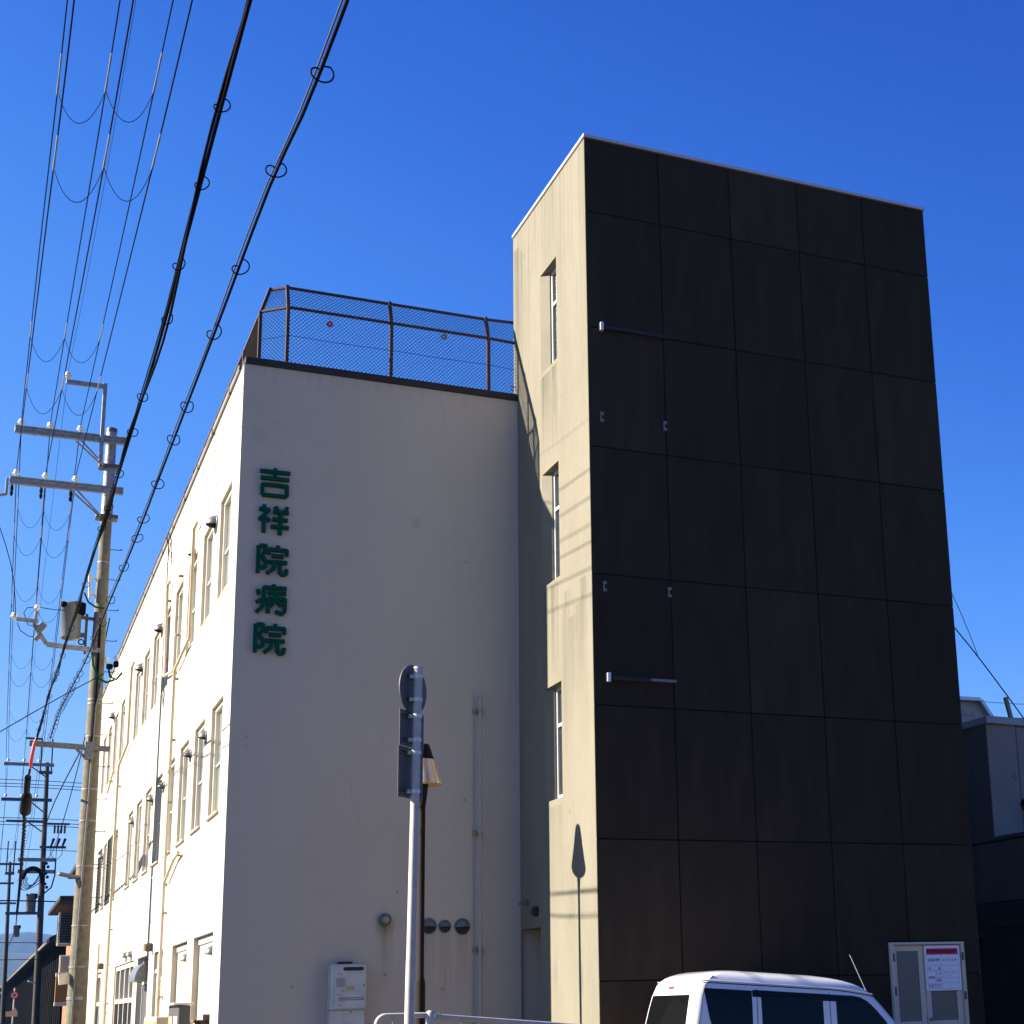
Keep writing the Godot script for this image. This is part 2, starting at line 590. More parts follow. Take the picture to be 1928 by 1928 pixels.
# a half-round ventilator hood open below, on a wall that faces along n
func vent_hood(root: Node3D, at: Vector3, n: Vector3, r: float, m: Material):
	var side := Vector3.UP.cross(n).normalized()
	var t := Transform3D(Basis(side, Vector3.UP, n), at)
	var b := MB.new()
	b.smooth(true)
	var seg := 14
	var rows := 7
	# quarter-sphere-like shell, deepest at the top
	for i in seg:
		for j in rows:
			var q := []
			for k in [[0, 0], [1, 0], [1, 1], [0, 1]]:
				var a: float = PI * (1.12 * (i + k[0]) / seg - 0.06)
				var e: float = PI / 2 * (j + k[1]) / rows
				q.append(t * Vector3(-cos(a) * r * cos(e), sin(a) * r * cos(e) * (0.9 + 0.1 * sin(a)), r * 1.15 * sin(e)))
			b.quad(q[0], q[3], q[2], q[1])
	b.smooth(false)
	b.torus(t * Vector3(0, 0, 0.008), n, r, r * 0.09, 20, 6)
	var hood := obj("vent_hood", b, m, root)
	var g := MB.new()
	g.lathe([Vector2(0, 0.003), Vector2(r * 0.92, 0.003)], 16, t * Transform3D(Basis(Vector3.RIGHT, PI / 2), Vector3.ZERO))
	obj("duct_mouth", g, M.black, hood)

# ---------------------------------------------------------------- the hospital block
func hospital():
	var root := thing("hospital_building", "cream three-storey hospital block with rows of recessed windows and rooftop fence", "building")
	var holes := []
	var wins := []
	for i in 13:
		if i == 8: continue
		var z := -0.73 - 1.868 * i
		holes.append([z, z - 1.1, 7.42, 9.03, 0.055])
		wins.append([z, z - 1.1, 7.42, 9.03, 0])
	for i in 8:
		var z := -0.72 - 1.87 * i
		holes.append([z, z - 1.12, 4.13, 5.8, 0.055])
		wins.append([z, z - 1.12, 4.13, 5.8, 1 if i in [1, 4] else 0])
	holes.append([-17.5, -18.1, 4.13, 5.8, 0.055])
	wins.append([-17.5, -18.1, 4.13, 5.8, 1])
	holes.append([-20.75, -21.75, 4.13, 5.8, 0.055])
	wins.append([-20.75, -21.75, 4.13, 5.8, 1])
	for q in [[-19.0, -20.3], [-22.2, -23.45]]: holes.append([q[0], q[1], 4.13, 5.8, 0.25])
	var ground_floor := [[-0.75, -2.76, 0.09], [-3.5, -5.4, 0.09], [-6.75, -8.1, 0.12], [-9.03, -11.04, 0.16], [-11.84, -16.3, 0.10], [-20.05, -22.1, 0.12]]
	for q in ground_floor: holes.append([q[0], q[1], 0.12, 2.5, q[2]])
	obj("street_wall", facade_wall(holes, 0.0, 0.0, FAR, -0.2, RH), M.cream, root)
	# end wall with its stains: u across 4.7 m, v down from the roof
	var e := MB.new()
	var W := 4.72
	e.quad_uv(Vector3(0, -0.2, 0), Vector3(W, -0.2, 0), Vector3(W, RH, 0), Vector3(0, RH, 0), Vector2(0, 1), Vector2(1, 1), Vector2(1, 0), Vector2(0, 0))
	var H := RH + 0.2
	var vv := func(y: float) -> float: return (RH - y) / H
	var marks := [[2.19 / W, vv.call(2.55), vv.call(1.6), 0.03, 0.45], [2.82 / W, vv.call(2.45), vv.call(1.4), 0.03, 0.3], [3.05 / W, vv.call(2.45), vv.call(1.2), 0.025, 0.34], [3.31 / W, vv.call(2.45), vv.call(1.4), 0.03, 0.3], [3.56 / W, vv.call(2.18), vv.call(1.7), 0.02, 0.4], [3.56 / W, vv.call(3.83), vv.call(3.5), 0.02, 0.25], [3.56 / W, vv.call(5.62), vv.call(5.35), 0.02, 0.3]]
	for i in 26: marks.append([0.02 + 0.036 * i, 0.0, 0.012 + 0.02 * absf(sin(i * 2.4)), 0.018, 0.16])
	var spots := [[2.58 / W, vv.call(8.4), 0.012, 0.25], [3.336 / W, vv.call(7.87), 0.0027, 0.5], [0.22 / W, vv.call(5.08), 0.0027, 0.5], [0.22 / W, vv.call(4.95), 0.0027, 0.4], [0.95 / W, vv.call(1.72), 0.0027, 0.7], [2.36 / W, vv.call(2.98), 0.0027, 0.7], [2.2 / W, vv.call(1.86), 0.0027, 0.8], [3.02 / W, vv.call(1.65), 0.0027, 0.8], [0.24 / W, vv.call(9.5), 0.02, 0.12], [2.19 / W, vv.call(2.52), 0.016, 0.45], [3.56 / W, vv.call(2.17), 0.01, 0.5], [3.56 / W, vv.call(5.61), 0.01, 0.5], [3.33 / W, vv.call(4.3), 0.003, 0.7], [2.6 / W, vv.call(4.45), 0.003, 0.6]]
	obj("end_wall", e, uv_mat(wall_texture(512, 1024, 60, lin(0.485, 0.435, 0.37), lin(0.18, 0.15, 0.09), marks, 0.055, spots, [[0.03, 0.06, 0.4, 70], [0.10, 0.10, 0.9, 50], [0.62, 0.0, 1.6, 60], [0.35, 0.55, 1.3, 70], [0.8, 0.3, 1.9, 80], [0.5, 0.9, 0.2, 60]])), root)
	# inside, roof and the walls the street does not show
	var s := MB.new()
	s.box(Vector3(5.6, 5.0, FAR / 2 - 0.3), Vector3(9.2, 10.6, -FAR - 2.0))
	obj("interior", s, M.dark_room, root)
	var roof := MB.new()
	roof.box(Vector3(5.2, RH - 0.36, FAR / 2 - 0.2), Vector3(10.0, 0.2, -FAR - 0.5))
	obj("roof", roof, M.paving, root)
	var back := MB.new()
	back.box(Vector3(5.3, 5.18, FAR - 0.1), Vector3(10.6, 10.76, 0.2))
	back.box(Vector3(10.5, 5.18, FAR / 2 - 0.4), Vector3(0.2, 10.76, -FAR - 1.0))
	back.box(Vector3(4.98, 10.2, -0.55), Vector3(9.9, 0.7, 0.16))
	obj("rear_wall", back, M.cream, root)
	# coping: a dark strip on the end wall, a grey gutter edge along the street
	var cp := MB.new()
	cp.bbox(Vector3(2.09, RH + 0.055, -0.14), Vector3(4.16, 0.11, 0.34), 0.008)
	obj("coping", cp, M.coping_dark, root)
	var cs := MB.new()
	cs.bbox(Vector3(0.115, RH + 0.05, FAR / 2 - 0.16), Vector3(0.30, 0.10, -FAR - 0.30), 0.008)
	obj("coping", cs, M.gutter, root)
	for i in 14:
		var cj := MB.new()
		cj.bbox(Vector3(0.115, RH + 0.052, -1.2 - i * 1.78), Vector3(0.312, 0.112, 0.07), 0.006)
		obj("coping_joint", cj, M.coping_dark, root)
	for q in wins: facade_window(root, q[0], q[1], q[2], q[3], 0.055, q[4])
	# louvred openings
	for q in [[-19.0, -20.3], [-22.2, -23.45]]:
		var fr := MB.new()
		for z in [q[0] - 0.03, q[1] + 0.03]: fr.bbox(Vector3(0.02, 4.965, z), Vector3(0.09, 1.67, 0.06), 0.005)
		var lv := obj("louvre", fr, M.steel_dark, root)
		for i in 17:
			var b := MB.new()
			b.box(Vector3(0.02, 4.19 + i * 0.097, (q[0] + q[1]) / 2), Vector3(0.12, 0.012, q[0] - q[1] - 0.12), Basis(Vector3.BACK, -0.7))
			obj("slat", b, M.steel_dark, lv)
		var bk := MB.new()
		bk.box(Vector3(0.2, 4.965, (q[0] + q[1]) / 2), Vector3(0.02, 1.67, q[0] - q[1]))
		obj("duct_mouth", bk, M.black, lv)
	# ground floor: two blank recesses, a door recess, a hooded opening, the glazed entrance
	for i in 2:
		var q: Array = ground_floor[i]
		var b := MB.new()
		b.box(Vector3(q[2] + 0.03, 1.31, (q[0] + q[1]) / 2), Vector3(0.06, 2.38, q[0] - q[1]))
		obj("blank_panel", b, M.cream, root)
		var tr := MB.new()
		tr.bbox(Vector3(q[2] - 0.012, 2.44, (q[0] + q[1]) / 2), Vector3(0.024, 0.10, q[0] - q[1] - 0.05), 0.004)
		obj("head_trim", tr, M.pipe_grey, root)
		vent_hood(root, Vector3(q[2], 2.22, q[0] - 0.52), Vector3.LEFT, 0.11, M.vent)
	door(root, -6.75, -8.1, 0.12, M.ochre)
	door(root, -9.03, -11.04, 0.16, M.steel_dark)
	vent_hood(root, Vector3(0.095, 2.1, -7.15), Vector3.LEFT, 0.16, M.vent)
	entrance(root, -11.84, -16.3, 0.10)
	entrance(root, -20.05, -22.1, 0.12)
	# grey quarter-round canopy beside the entrance
	var cn := MB.new()
	var arc := PackedVector2Array([Vector2(0, 0)])
	for i in 9:
		var a := PI / 2 * i / 8
		arc.append(Vector2(-0.22 * cos(a), 0.34 * sin(a)))
	cn.extrude(arc, 1.6, Transform3D(Basis(), Vector3(0.03, 2.03, -10.75)))
	obj("canopy", cn, M.vent, root)
	# hoods of the upper floors and over the entrance
	for q in [[8.8, -2.25, 0.14], [9.05, -4.85, 0.10], [8.83, -9.6, 0.14], [8.83, -13.4, 0.14], [9.07, -20.7, 0.14], [5.46, -2.36, 0.10], [5.46, -4.13, 0.10], [5.46, -7.86, 0.10], [5.46, -9.76, 0.10], [5.46, -13.54, 0.10], [5.5, -21.9, 0.12], [2.6, -12.4, 0.10], [2.62, -13.5, 0.10]]:
		vent_hood(root, Vector3(-0.005, q[0], q[1]), Vector3.LEFT, q[2], M.vent)
	# pipes
	drain(root, [Vector3(-0.07, 9.41, -4.2), Vector3(-0.07, 9.41, -4.55), Vector3(-0.07, 7.5, -4.5), Vector3(-0.07, 7.36, -6.45), Vector3(-0.07, 5.1, -6.45), Vector3(-0.07, 0.0, -6.5)], 0.028, [9.1, 8.0, 7.2, 6.1, 5.0, 3.1, 1.7], -6.46)
	drain(root, [Vector3(-0.07, 9.41, -8.05), Vector3(-0.07, 9.41, -8.35), Vector3(-0.07, 7.6, -8.2), Vector3(-0.07, 7.4, -6.7)], 0.026, [9.1, 8.0], -8.3)
	drain(root, [Vector3(-0.07, 9.3, -14.9), Vector3(-0.07, 9.3, -15.4), Vector3(-0.07, 7.5, -15.4), Vector3(-0.07, 7.3, -17.6), Vector3(-0.07, 0.0, -17.5)], 0.03, [8.6, 6.8, 5.6, 3.4, 1.7], -17.5)
	drain(root, [Vector3(-0.07, 3.95, -4.6), Vector3(-0.07, 3.9, -5.2), Vector3(-0.07, 3.62, -6.4)], 0.026, [3.93], -4.9)
	drain(root, [Vector3(-0.07, 3.62, -6.6), Vector3(-0.07, 3.85, -8.3)], 0.024, [3.7], -7.3)
	drain(root, [Vector3(-0.07, 3.2, -17.9), Vector3(-0.07, 0, -17.8)], 0.04, [2.6, 1.5], -17.85)
	drain(root, [Vector3(-0.07, 3.2, -20.6), Vector3(-0.07, 0, -20.4)], 0.03, [2.3], -20.5)
	drain(root, [Vector3(-0.05, 7.5, -19.4), Vector3(-0.05, 7.1, -21.0)], 0.024, [7.3], -20.2)

func door(root: Node3D, za: float, zb: float, depth: float, m: Material):
	var b := MB.new()
	b.bbox(Vector3(depth - 0.02, 1.0, (za + zb) / 2), Vector3(0.05, 1.96, za - zb - 0.1), 0.006)
	var d := obj("door", b, m, root)
	var f := MB.new()
	for z in [za - 0.025, zb + 0.025]: f.bbox(Vector3(depth - 0.02, 1.31, z), Vector3(0.09, 2.38, 0.05), 0.004)
	f.bbox(Vector3(depth - 0.02, 2.02, (za + zb) / 2), Vector3(0.08, 0.06, za - zb - 0.1), 0.004)
	obj("door_frame", f, M.alu, d)
	var p := MB.new()
	p.box(Vector3(depth, 2.27, (za + zb) / 2), Vector3(0.02, 0.44, za - zb - 0.1))
	obj("transom_pane", p, M.frosted, d)

func entrance(root: Node3D, za: float, zb: float, depth: float):
	var f := MB.new()
	var n := int(round((za - zb) / 1.1))
	for i in n + 1:
		f.bbox(Vector3(depth - 0.03, 1.31, za - 0.03 - (za - zb - 0.06) * i / n), Vector3(0.08, 2.36, 0.055), 0.004)
	for y in [0.16, 1.72, 2.44]: f.bbox(Vector3(depth - 0.03, y, (za + zb) / 2), Vector3(0.07, 0.09, za - zb - 0.06), 0.004)
	var d := obj("glazed_entrance", f, M.white_frame, root)
	for i in n:
		var z := za - 0.03 - (za - zb - 0.06) * (i + 0.5) / n
		var p := MB.new()
		p.box(Vector3(depth, 0.94, z), Vector3(0.01, 1.46, (za - zb) / n - 0.07))
		obj("door_pane", p, M.van_glass, d)
		var t := MB.new()
		t.box(Vector3(depth, 2.08, z), Vector3(0.01, 0.62, (za - zb) / n - 0.07))
		obj("transom_pane", t, M.frosted, d)

func drain(root: Node3D, pts: Array, r: float, brackets: Array, z: float):
	var b := MB.new()
	b.tube(pts, r, 8)
	var p := obj("drain_pipe", b, M.pipe_cream, root)
	var k := MB.new()
	for y in brackets:
		k.bbox(Vector3(-0.04, y, z), Vector3(0.085, 0.025, 0.12), 0.003)
	obj("pipe_bracket", k, M.ochre, p)

# ---------------------------------------------------------------- the stair tower
func stair_tower():
	var root := thing("stair_tower", "tall flat-roofed stair tower with a panelled front colored near-black for shade and a tan side wall", "building")
	var top := 13.46
	var back := -0.17
	# left wall: three splayed window recesses and the side doorway, with rain stains
	var holes := [[1.80, 1.10, 10.56, 12.18], [1.80, 1.10, 7.25, 8.97], [1.80, 1.10, 4.13, 5.74], [0.86, 0.05, -0.2, 2.44]]
	var b := MB.new()
	var zs := [back, ZT]
	var ys := [-0.2, top]
	for h in holes:
		for q in [h[0], h[1]]:
			if not zs.has(q): zs.append(q)
		for q in [h[2], h[3]]:
			if not ys.has(q): ys.append(q)
	zs.sort()
	ys.sort()
	var uv := func(y: float, z: float) -> Vector2: return Vector2((z - back) / (ZT - back), (top - y) / (top + 0.2))
	for i in zs.size() - 1:
		for j in ys.size() - 1:
			if in_hole(holes, zs[i], zs[i + 1], ys[j], ys[j + 1]): continue
			b.quad_uv(Vector3(XT, ys[j], zs[i]), Vector3(XT, ys[j], zs[i + 1]), Vector3(XT, ys[j + 1], zs[i + 1]), Vector3(XT, ys[j + 1], zs[i]), uv.call(ys[j], zs[i]), uv.call(ys[j], zs[i + 1]), uv.call(ys[j + 1], zs[i + 1]), uv.call(ys[j + 1], zs[i]))
	var H := top + 0.2
	var marks := []
	for k in 9: marks.append([0.40 + 0.025 * k, (top - 10.5) / H, (top - 8.9) / H, 0.016, 0.5 + 0.3 * absf(sin(k * 1.9))])
	for k in 5: marks.append([0.42 + 0.04 * k + 0.01 * sin(k * 4.0), (top - 7.2) / H, (top - 5.8) / H, 0.02 + 0.02 * absf(sin(k * 3.1)), 0.3 + 0.3 * absf(sin(k * 2.3))])
	for k in 6: marks.append([0.45 + 0.03 * k, (top - 4.05) / H, (top - 2.2) / H, 0.02, 0.22])
	for k in 20: marks.append([0.03 + 0.05 * k, 0.0, 0.05 + 0.22 * absf(sin(k * 3.7)), 0.02, 0.28 * absf(sin(k * 1.3))])
	for k in 5: marks.append([0.66 + 0.055 * k + 0.02 * sin(k * 5.0), (top - 6.75 - 0.25 * sin(k * 2.0)) / H, (top - 4.6 - 0.5 * sin(k)) / H, 0.03 + 0.02 * absf(sin(k * 2.7)), 0.4])
	marks.append([0.05, 0.02, 0.32, 0.05, 0.6])
	marks.append([0.12, 0.03, 0.26, 0.03, 0.3])
	var spots := [[0.16, 0.04, 0.004, 0.6], [0.66, (top - 9.9) / H, 0.0027, 0.5], [0.7, (top - 3.9) / H, 0.004, 0.6], [0.62, (top - 8.3) / H, 0.003, 0.5], [0.5, (top - 1.8) / H, 0.02, 0.2], [0.8, (top - 1.7) / H, 0.02, 0.3]]
	var stained := uv_mat(wall_texture(512, 1024, 71, lin(0.198, 0.184, 0.149), lin(0.07, 0.068, 0.056), marks, 0.16, spots, [[0.62, 0.27, 1.5, 50], [0.58, 0.49, 0.5, 60], [0.7, 0.50, 1.4, 70], [0.85, 0.88, 1.6, 60], [0.3, 0.2, 1.6, 90], [0.45, 0.74, 1.4, 50]]))
	obj("side_wall", b, stained, root)
	for i in 3:
		var rv := MB.new()
		var h: Array = holes[i]
		var d := 0.09
		var zf: float = h[1] + 0.175   # the far reveal is splayed
		var zn: float = h[0] - 0.02
		rv.quad(Vector3(XT, h[2], h[1]), Vector3(XT + d, h[2] + 0.03, zf), Vector3(XT + d, h[3] - 0.0, zf), Vector3(XT, h[3], h[1]))
		rv.quad(Vector3(XT + d, h[2] + 0.03, zn), Vector3(XT, h[2], h[0]), Vector3(XT, h[3], h[0]), Vector3(XT + d, h[3], zn))
		rv.quad(Vector3(XT, h[2], h[1]), Vector3(XT, h[2], h[0]), Vector3(XT + d, h[2] + 0.03, zn), Vector3(XT + d, h[2] + 0.03, zf))
		rv.quad(Vector3(XT, h[3], h[0]), Vector3(XT, h[3], h[1]), Vector3(XT + d, h[3], zf), Vector3(XT + d, h[3], zn))
		for q in [[h[2] + 0.03, h[2] + 0.03], [h[3], h[3]]]:
			rv.quad(Vector3(XT + d, q[0], zf), Vector3(XT + d, q[0], zn), Vector3(XT + d + 0.09, q[0], zn), Vector3(XT + d + 0.09, q[0], zf))
		rv.quad(Vector3(XT + d, h[2] + 0.03, zf), Vector3(XT + d + 0.09, h[2] + 0.03, zf), Vector3(XT + d + 0.09, h[3], zf), Vector3(XT + d, h[3], zf))
		rv.quad(Vector3(XT + d + 0.09, h[2] + 0.03, zn), Vector3(XT + d, h[2] + 0.03, zn), Vector3(XT + d, h[3], zn), Vector3(XT + d + 0.09, h[3], zn))
		d = 0.135
		var fr := MB.new()
		var zc := (zf + zn) / 2
		var yc: float = (h[2] + h[3]) / 2
		for z in [zf + 0.018, zn - 0.018]: fr.bbox(Vector3(XT + d + 0.01, yc, z), Vector3(0.06, h[3] - h[2], 0.035), 0.004)
		for y in [h[2] + 0.055, h[2] + (h[3] - h[2]) * 0.66, h[3] - 0.025]: fr.bbox(Vector3(XT + d + 0.01, y, zc), Vector3(0.055, 0.05, zn - zf - 0.072), 0.004)
		var win := obj("window", fr, M.alu, root)
		obj("reveal", rv, M.tan_plain, win)
		for q in [[h[2] + 0.08, h[2] + (h[3] - h[2]) * 0.64], [h[2] + (h[3] - h[2]) * 0.68, h[3] - 0.05]]:
			var p := MB.new()
			p.box(Vector3(XT + d + 0.02, (q[0] + q[1]) / 2, zc), Vector3(0.012, q[1] - q[0], zn - zf - 0.074))
			obj("pane", p, M.tower_pane, win)
	var dw := holes[3] as Array
	var rv := MB.new()
	rv.quad(Vector3(XT, dw[3], dw[0]), Vector3(XT, dw[3], dw[1]), Vector3(XT + 0.5, dw[3], dw[1]), Vector3(XT + 0.5, dw[3], dw[0]))
	rv.quad(Vector3(XT + 0.5, -0.2, dw[0]), Vector3(XT, -0.2, dw[0]), Vector3(XT, dw[3], dw[0]), Vector3(XT + 0.5, dw[3], dw[0]))
	obj("doorway_reveal", rv, M.tan_plain, root)
	var dr := MB.new()
	dr.bbox(Vector3(XT + 0.46, 1.0, 0.45), Vector3(0.06, 2.0, 0.78), 0.005)
	var sd := obj("side_door", dr, M.steel_dark, root)
	var dp := MB.new()
	dp.box(Vector3(XT + 0.46, 2.2, 0.45), Vector3(0.03, 0.36, 0.78))
	dp.box(Vector3(XT + 0.425, 1.45, 0.45), Vector3(0.01, 0.7, 0.5))
	obj("pane", dp, M.van_glass, sd)
	# core, roof and hidden walls
	var c := MB.new()
	c.box(Vector3(XT + TW / 2 + 0.25, 6.6, (back + ZT) / 2), Vector3(TW - 0.54, 13.6, ZT - back - 0.06))
	c.box(Vector3(XT + 0.3, 12.85, (back + ZT) / 2 - 0.02), Vector3(0.36, 1.1, ZT - back - 0.08))
	c.box(Vector3(XT + 2.9, 6.6, back + 0.012), Vector3(TW - 0.02, 13.5, 0.02))
	c.box(Vector3(XT + TW - 0.012, 6.6, (back + ZT) / 2), Vector3(0.02, 13.5, ZT - back - 0.03))
	obj("core", c, M.tan_plain, root)
	var cp := MB.new()
	var ct := top + 0.018
	cp.bbox(Vector3(XT + TW / 2, ct, ZT - 0.08), Vector3(TW + 0.05, 0.055, 0.24), 0.006)
	cp.bbox(Vector3(XT + 0.09, ct, (back + ZT) / 2 - 0.1), Vector3(0.23, 0.055, ZT - back - 0.21), 0.006)
	cp.bbox(Vector3(XT + TW - 0.09, ct, (back + ZT) / 2 - 0.1), Vector3(0.23, 0.055, ZT - back - 0.21), 0.006)
	cp.bbox(Vector3(XT + TW / 2, ct, back + 0.09), Vector3(TW - 0.42, 0.055, 0.23), 0.006)
	obj("coping", cp, M.coping_metal, root)
	# the front: panels with recessed joints, shade put into their near-black colour
	var rows := [top, 12.298, 10.523, 8.764, 6.958, 5.175, 3.431, 1.655, -0.2]
	var bk := MB.new()
	bk.box(Vector3(XT + TW / 2, (top - 0.2) / 2, ZT - 0.022), Vector3(TW - 0.004, top + 0.2, 0.012))
	obj("joint_backing", bk, M.joint, root)
	var dl := 8.44
	var dh := 9.645
	var dt := 2.10
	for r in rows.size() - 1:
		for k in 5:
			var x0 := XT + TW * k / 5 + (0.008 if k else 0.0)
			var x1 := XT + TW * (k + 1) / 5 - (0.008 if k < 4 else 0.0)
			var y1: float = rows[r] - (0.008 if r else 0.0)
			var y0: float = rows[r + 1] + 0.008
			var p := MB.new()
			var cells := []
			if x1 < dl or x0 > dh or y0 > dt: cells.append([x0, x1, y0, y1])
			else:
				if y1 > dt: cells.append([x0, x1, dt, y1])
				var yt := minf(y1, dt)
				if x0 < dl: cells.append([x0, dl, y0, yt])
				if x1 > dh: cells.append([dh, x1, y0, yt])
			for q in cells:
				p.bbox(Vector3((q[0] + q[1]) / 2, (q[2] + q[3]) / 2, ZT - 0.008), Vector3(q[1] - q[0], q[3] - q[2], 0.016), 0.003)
			if cells: obj("panel", p, M.shaded_panel[(r * 3 + k * 7 + r * k) % 4], root)
	# steel remains of a sign: two arms and four anchor plates
	for y in [10.52, 5.53]:
		var a := MB.new()
		a.bar(Vector3(4.42, y, ZT + 0.05), Vector3(5.36, y, ZT + 0.05), 0.05, 0.05)
		var arm := obj("sign_arm", a, M.coping_dark, root)
		var pl := MB.new()
		pl.bbox(Vector3(4.37, y + 0.01, ZT + 0.035), Vector3(0.05, 0.12, 0.07), 0.004)
		obj("bracket_plate", pl, M.alu, arm)
		if y < 8:
			var w := MB.new()
			w.bbox(Vector3(5.15, y + 0.005, ZT + 0.077), Vector3(0.36, 0.035, 0.006), 0.001)
			obj("worn_strip", w, M.anchor, arm)
	for q in [[4.364, 9.198], [5.312, 9.191], [4.355, 6.787], [5.305, 6.782]]:
		var a := MB.new()
		a.bbox(Vector3(q[0], q[1] + 0.05, ZT + 0.012), Vector3(0.05, 0.04, 0.024), 0.003)
		a.bbox(Vector3(q[0], q[1] - 0.05, ZT + 0.012), Vector3(0.05, 0.04, 0.024), 0.003)
		a.bbox(Vector3(q[0] - 0.012, q[1], ZT + 0.008), Vector3(0.018, 0.06, 0.016), 0.002)
		obj("anchor_plate", a, M.anchor, root)
	# double door in a pale frame
	var f := MB.new()
	f.bbox(Vector3(8.465, 1.03, ZT + 0.0), Vector3(0.05, 2.1, 0.11), 0.006)
	f.bbox(Vector3(9.62, 1.03, ZT + 0.0), Vector3(0.05, 2.1, 0.11), 0.006)
	f.bbox(Vector3(9.0425, 2.063, ZT + 0.0), Vector3(1.105, 0.034, 0.11), 0.006)
	var dd := obj("double_door", f, M.white_frame, root)
	for q in [[8.493, 8.985, 8.553, 8.905], [8.995, 9.592, 9.075, 9.50]]:
		var lf := MB.new()
		var st: float = q[2] - q[0]
		var en: float = q[1] - q[3]
		lf.bbox(Vector3(q[0] + st / 2, 1.02, ZT - 0.01), Vector3(st, 2.04, 0.04), 0.004)
		lf.bbox(Vector3(q[1] - en / 2, 1.02, ZT - 0.01), Vector3(en, 2.04, 0.04), 0.004)
		lf.bbox(Vector3((q[2] + q[3]) / 2, 2.0, ZT - 0.01), Vector3(q[3] - q[2], 0.08, 0.038), 0.004)
		lf.bbox(Vector3((q[2] + q[3]) / 2, 0.96, ZT - 0.01), Vector3(q[3] - q[2], 0.13, 0.038), 0.004)
		lf.bbox(Vector3((q[2] + q[3]) / 2, 0.1, ZT - 0.01), Vector3(q[3] - q[2], 0.2, 0.038), 0.004)
		obj("leaf", lf, M.white_frame, dd)
		var pn := MB.new()
		pn.box(Vector3((q[2] + q[3]) / 2, 1.49, ZT - 0.014), Vector3(q[3] - q[2], 0.94, 0.012))
		pn.box(Vector3((q[2] + q[3]) / 2, 0.55, ZT - 0.014), Vector3(q[3] - q[2], 0.70, 0.012))
		obj("pane", pn, M.frosted, dd)
	for q in [[8.478, 1.88], [8.478, 1.43], [8.478, 0.5], [9.606, 1.88], [9.606, 1.35]]:
		var hg := MB.new()
		hg.bbox(Vector3(q[0], q[1], ZT + 0.055), Vector3(0.026, 0.11, 0.03), 0.004)
		obj("hinge", hg, M.steel_dark, dd)
	var kb := MB.new()
	kb.lathe([Vector2(0.0, 0.07), Vector2(0.02, 0.068), Vector2(0.03, 0.05), Vector2(0.022, 0.03), Vector2(0.012, 0.02), Vector2(0.012, 0.0)], 14, Transform3D(Basis(Vector3.RIGHT, PI / 2), Vector3(9.026, 1.046, ZT + 0.01)))
	obj("knob", kb, M.steel, dd)
	# two small fittings by the side doorway
	var sp := MB.new()
	sp.bbox(Vector3(XT - 0.05, 2.80, 0.35), Vector3(0.10, 0.07, 0.06), 0.008)
	sp.bbox(Vector3(XT - 0.12, 2.79, 0.35), Vector3(0.06, 0.05, 0.045), 0.006)
	obj("door_light", sp, M.vent, root)
	var bl := MB.new()
	bl.lathe([Vector2(0.0, 0.09), Vector2(0.05, 0.08), Vector2(0.07, 0.04), Vector2(0.07, 0.0)], 14, Transform3D(Basis(Vector3.BACK, PI / 2), Vector3(XT, 2.66, 0.72)))
	obj("bell", bl, M.black, root)
	var hk := MB.new()
	hk.tube([Vector3(XT - 0.0, 10.84, -0.08), Vector3(XT - 0.08, 10.84, -0.08), Vector3(XT - 0.09, 10.79, -0.06), Vector3(XT - 0.05, 10.76, -0.05)], 0.008, 6)
	obj("hook", hk, M.steel_dark, root)
	var ex := MB.new()
	ex.bbox(Vector3(XT + 0.42, 1.42, 0.80), Vector3(0.01, 0.12, 0.10), 0.002)
	obj("green_plate", ex, M.green, root)
	notice_board()

# ---------------------------------------------------------------- notice on the door
# coarse strokes on a 9 x 9 grid, four digits a stroke: x y x y
const GLYPH := {
	"管": "1022 1141 5062 5181 0282 0213 8293 2478 2466 2466 2828 2449 2494 6664 2979 2669", "理": "0131 0434 0838 2128 5191 5155 9195 5393 5595 7179 4888",
	"特": "0242 1012 2029 0537 4282 7072 7225 5484 4686 8489 5768", "別": "0040 0003 4043 0343 0527 0545 4548 4838 6266 9099 7989", "産": "4040 4041 1191 3243 7263 1393 1319 3545 3878 4849 4989 5448",
	"業": "3013 6065 0393 1030 8065 2546 1555 2878 0595 4349 4509 5599", "廃": "4041 1191 1119 2444 3262 6286 3566 3777 4939 6979 5759", "棄": "4040 1181 3127 2363 1454 4554 0696 4649 4619 4699 3656",
	"物": "0232 1012 2029 0536 5025 4193 6147 7359 9389", "保": "2013 1219 4080 4043 8083 4383 6369 3595 6629 6699", "場": "0232 2028 0837 5080 5054 8084 5282 5484 4595 6528 8579",
	"所": "0141 0343 4346 0346 0318 5181 8150 5145 5393 7379", "種": "1132 0343 2129 2324 5080 4292 5385 5686 5356 8386 7029 5888 4999", "類": "0343 2029 0505 5090 5292 6398 6367 9397",
	"数": "0242 2024 0545 2518 4508 6092 5292 8259 5499", "量": "2070 2023 7073 2373 0494 2575 2558 7578 2878 4549 0999", "者": "1151 3034 0494 8125 2575 2529 7579 2979 2777",
	"氏": "2070 2028 2858 2494 5489 8997", "名": "4022 2070 7037 3555 3579 7579 3979 3539", "連": "0112 0414 1417 0939 3080 3282 3565 3252 8285 5056 4888 2999", "絡": "1025 3022 2043 2529 5181 8148 5398 5686 5689 8689 5989",
	"先": "2013 1181 4044 0494 3435 3519 5459 5989", "高": "4041 0191 3262 3464 3264 0595 0509 9599 3777 3757", "の": "4145 4528 2806 0642 4271 7195 9568", "さ": "2181 5076 1446 1868",
}
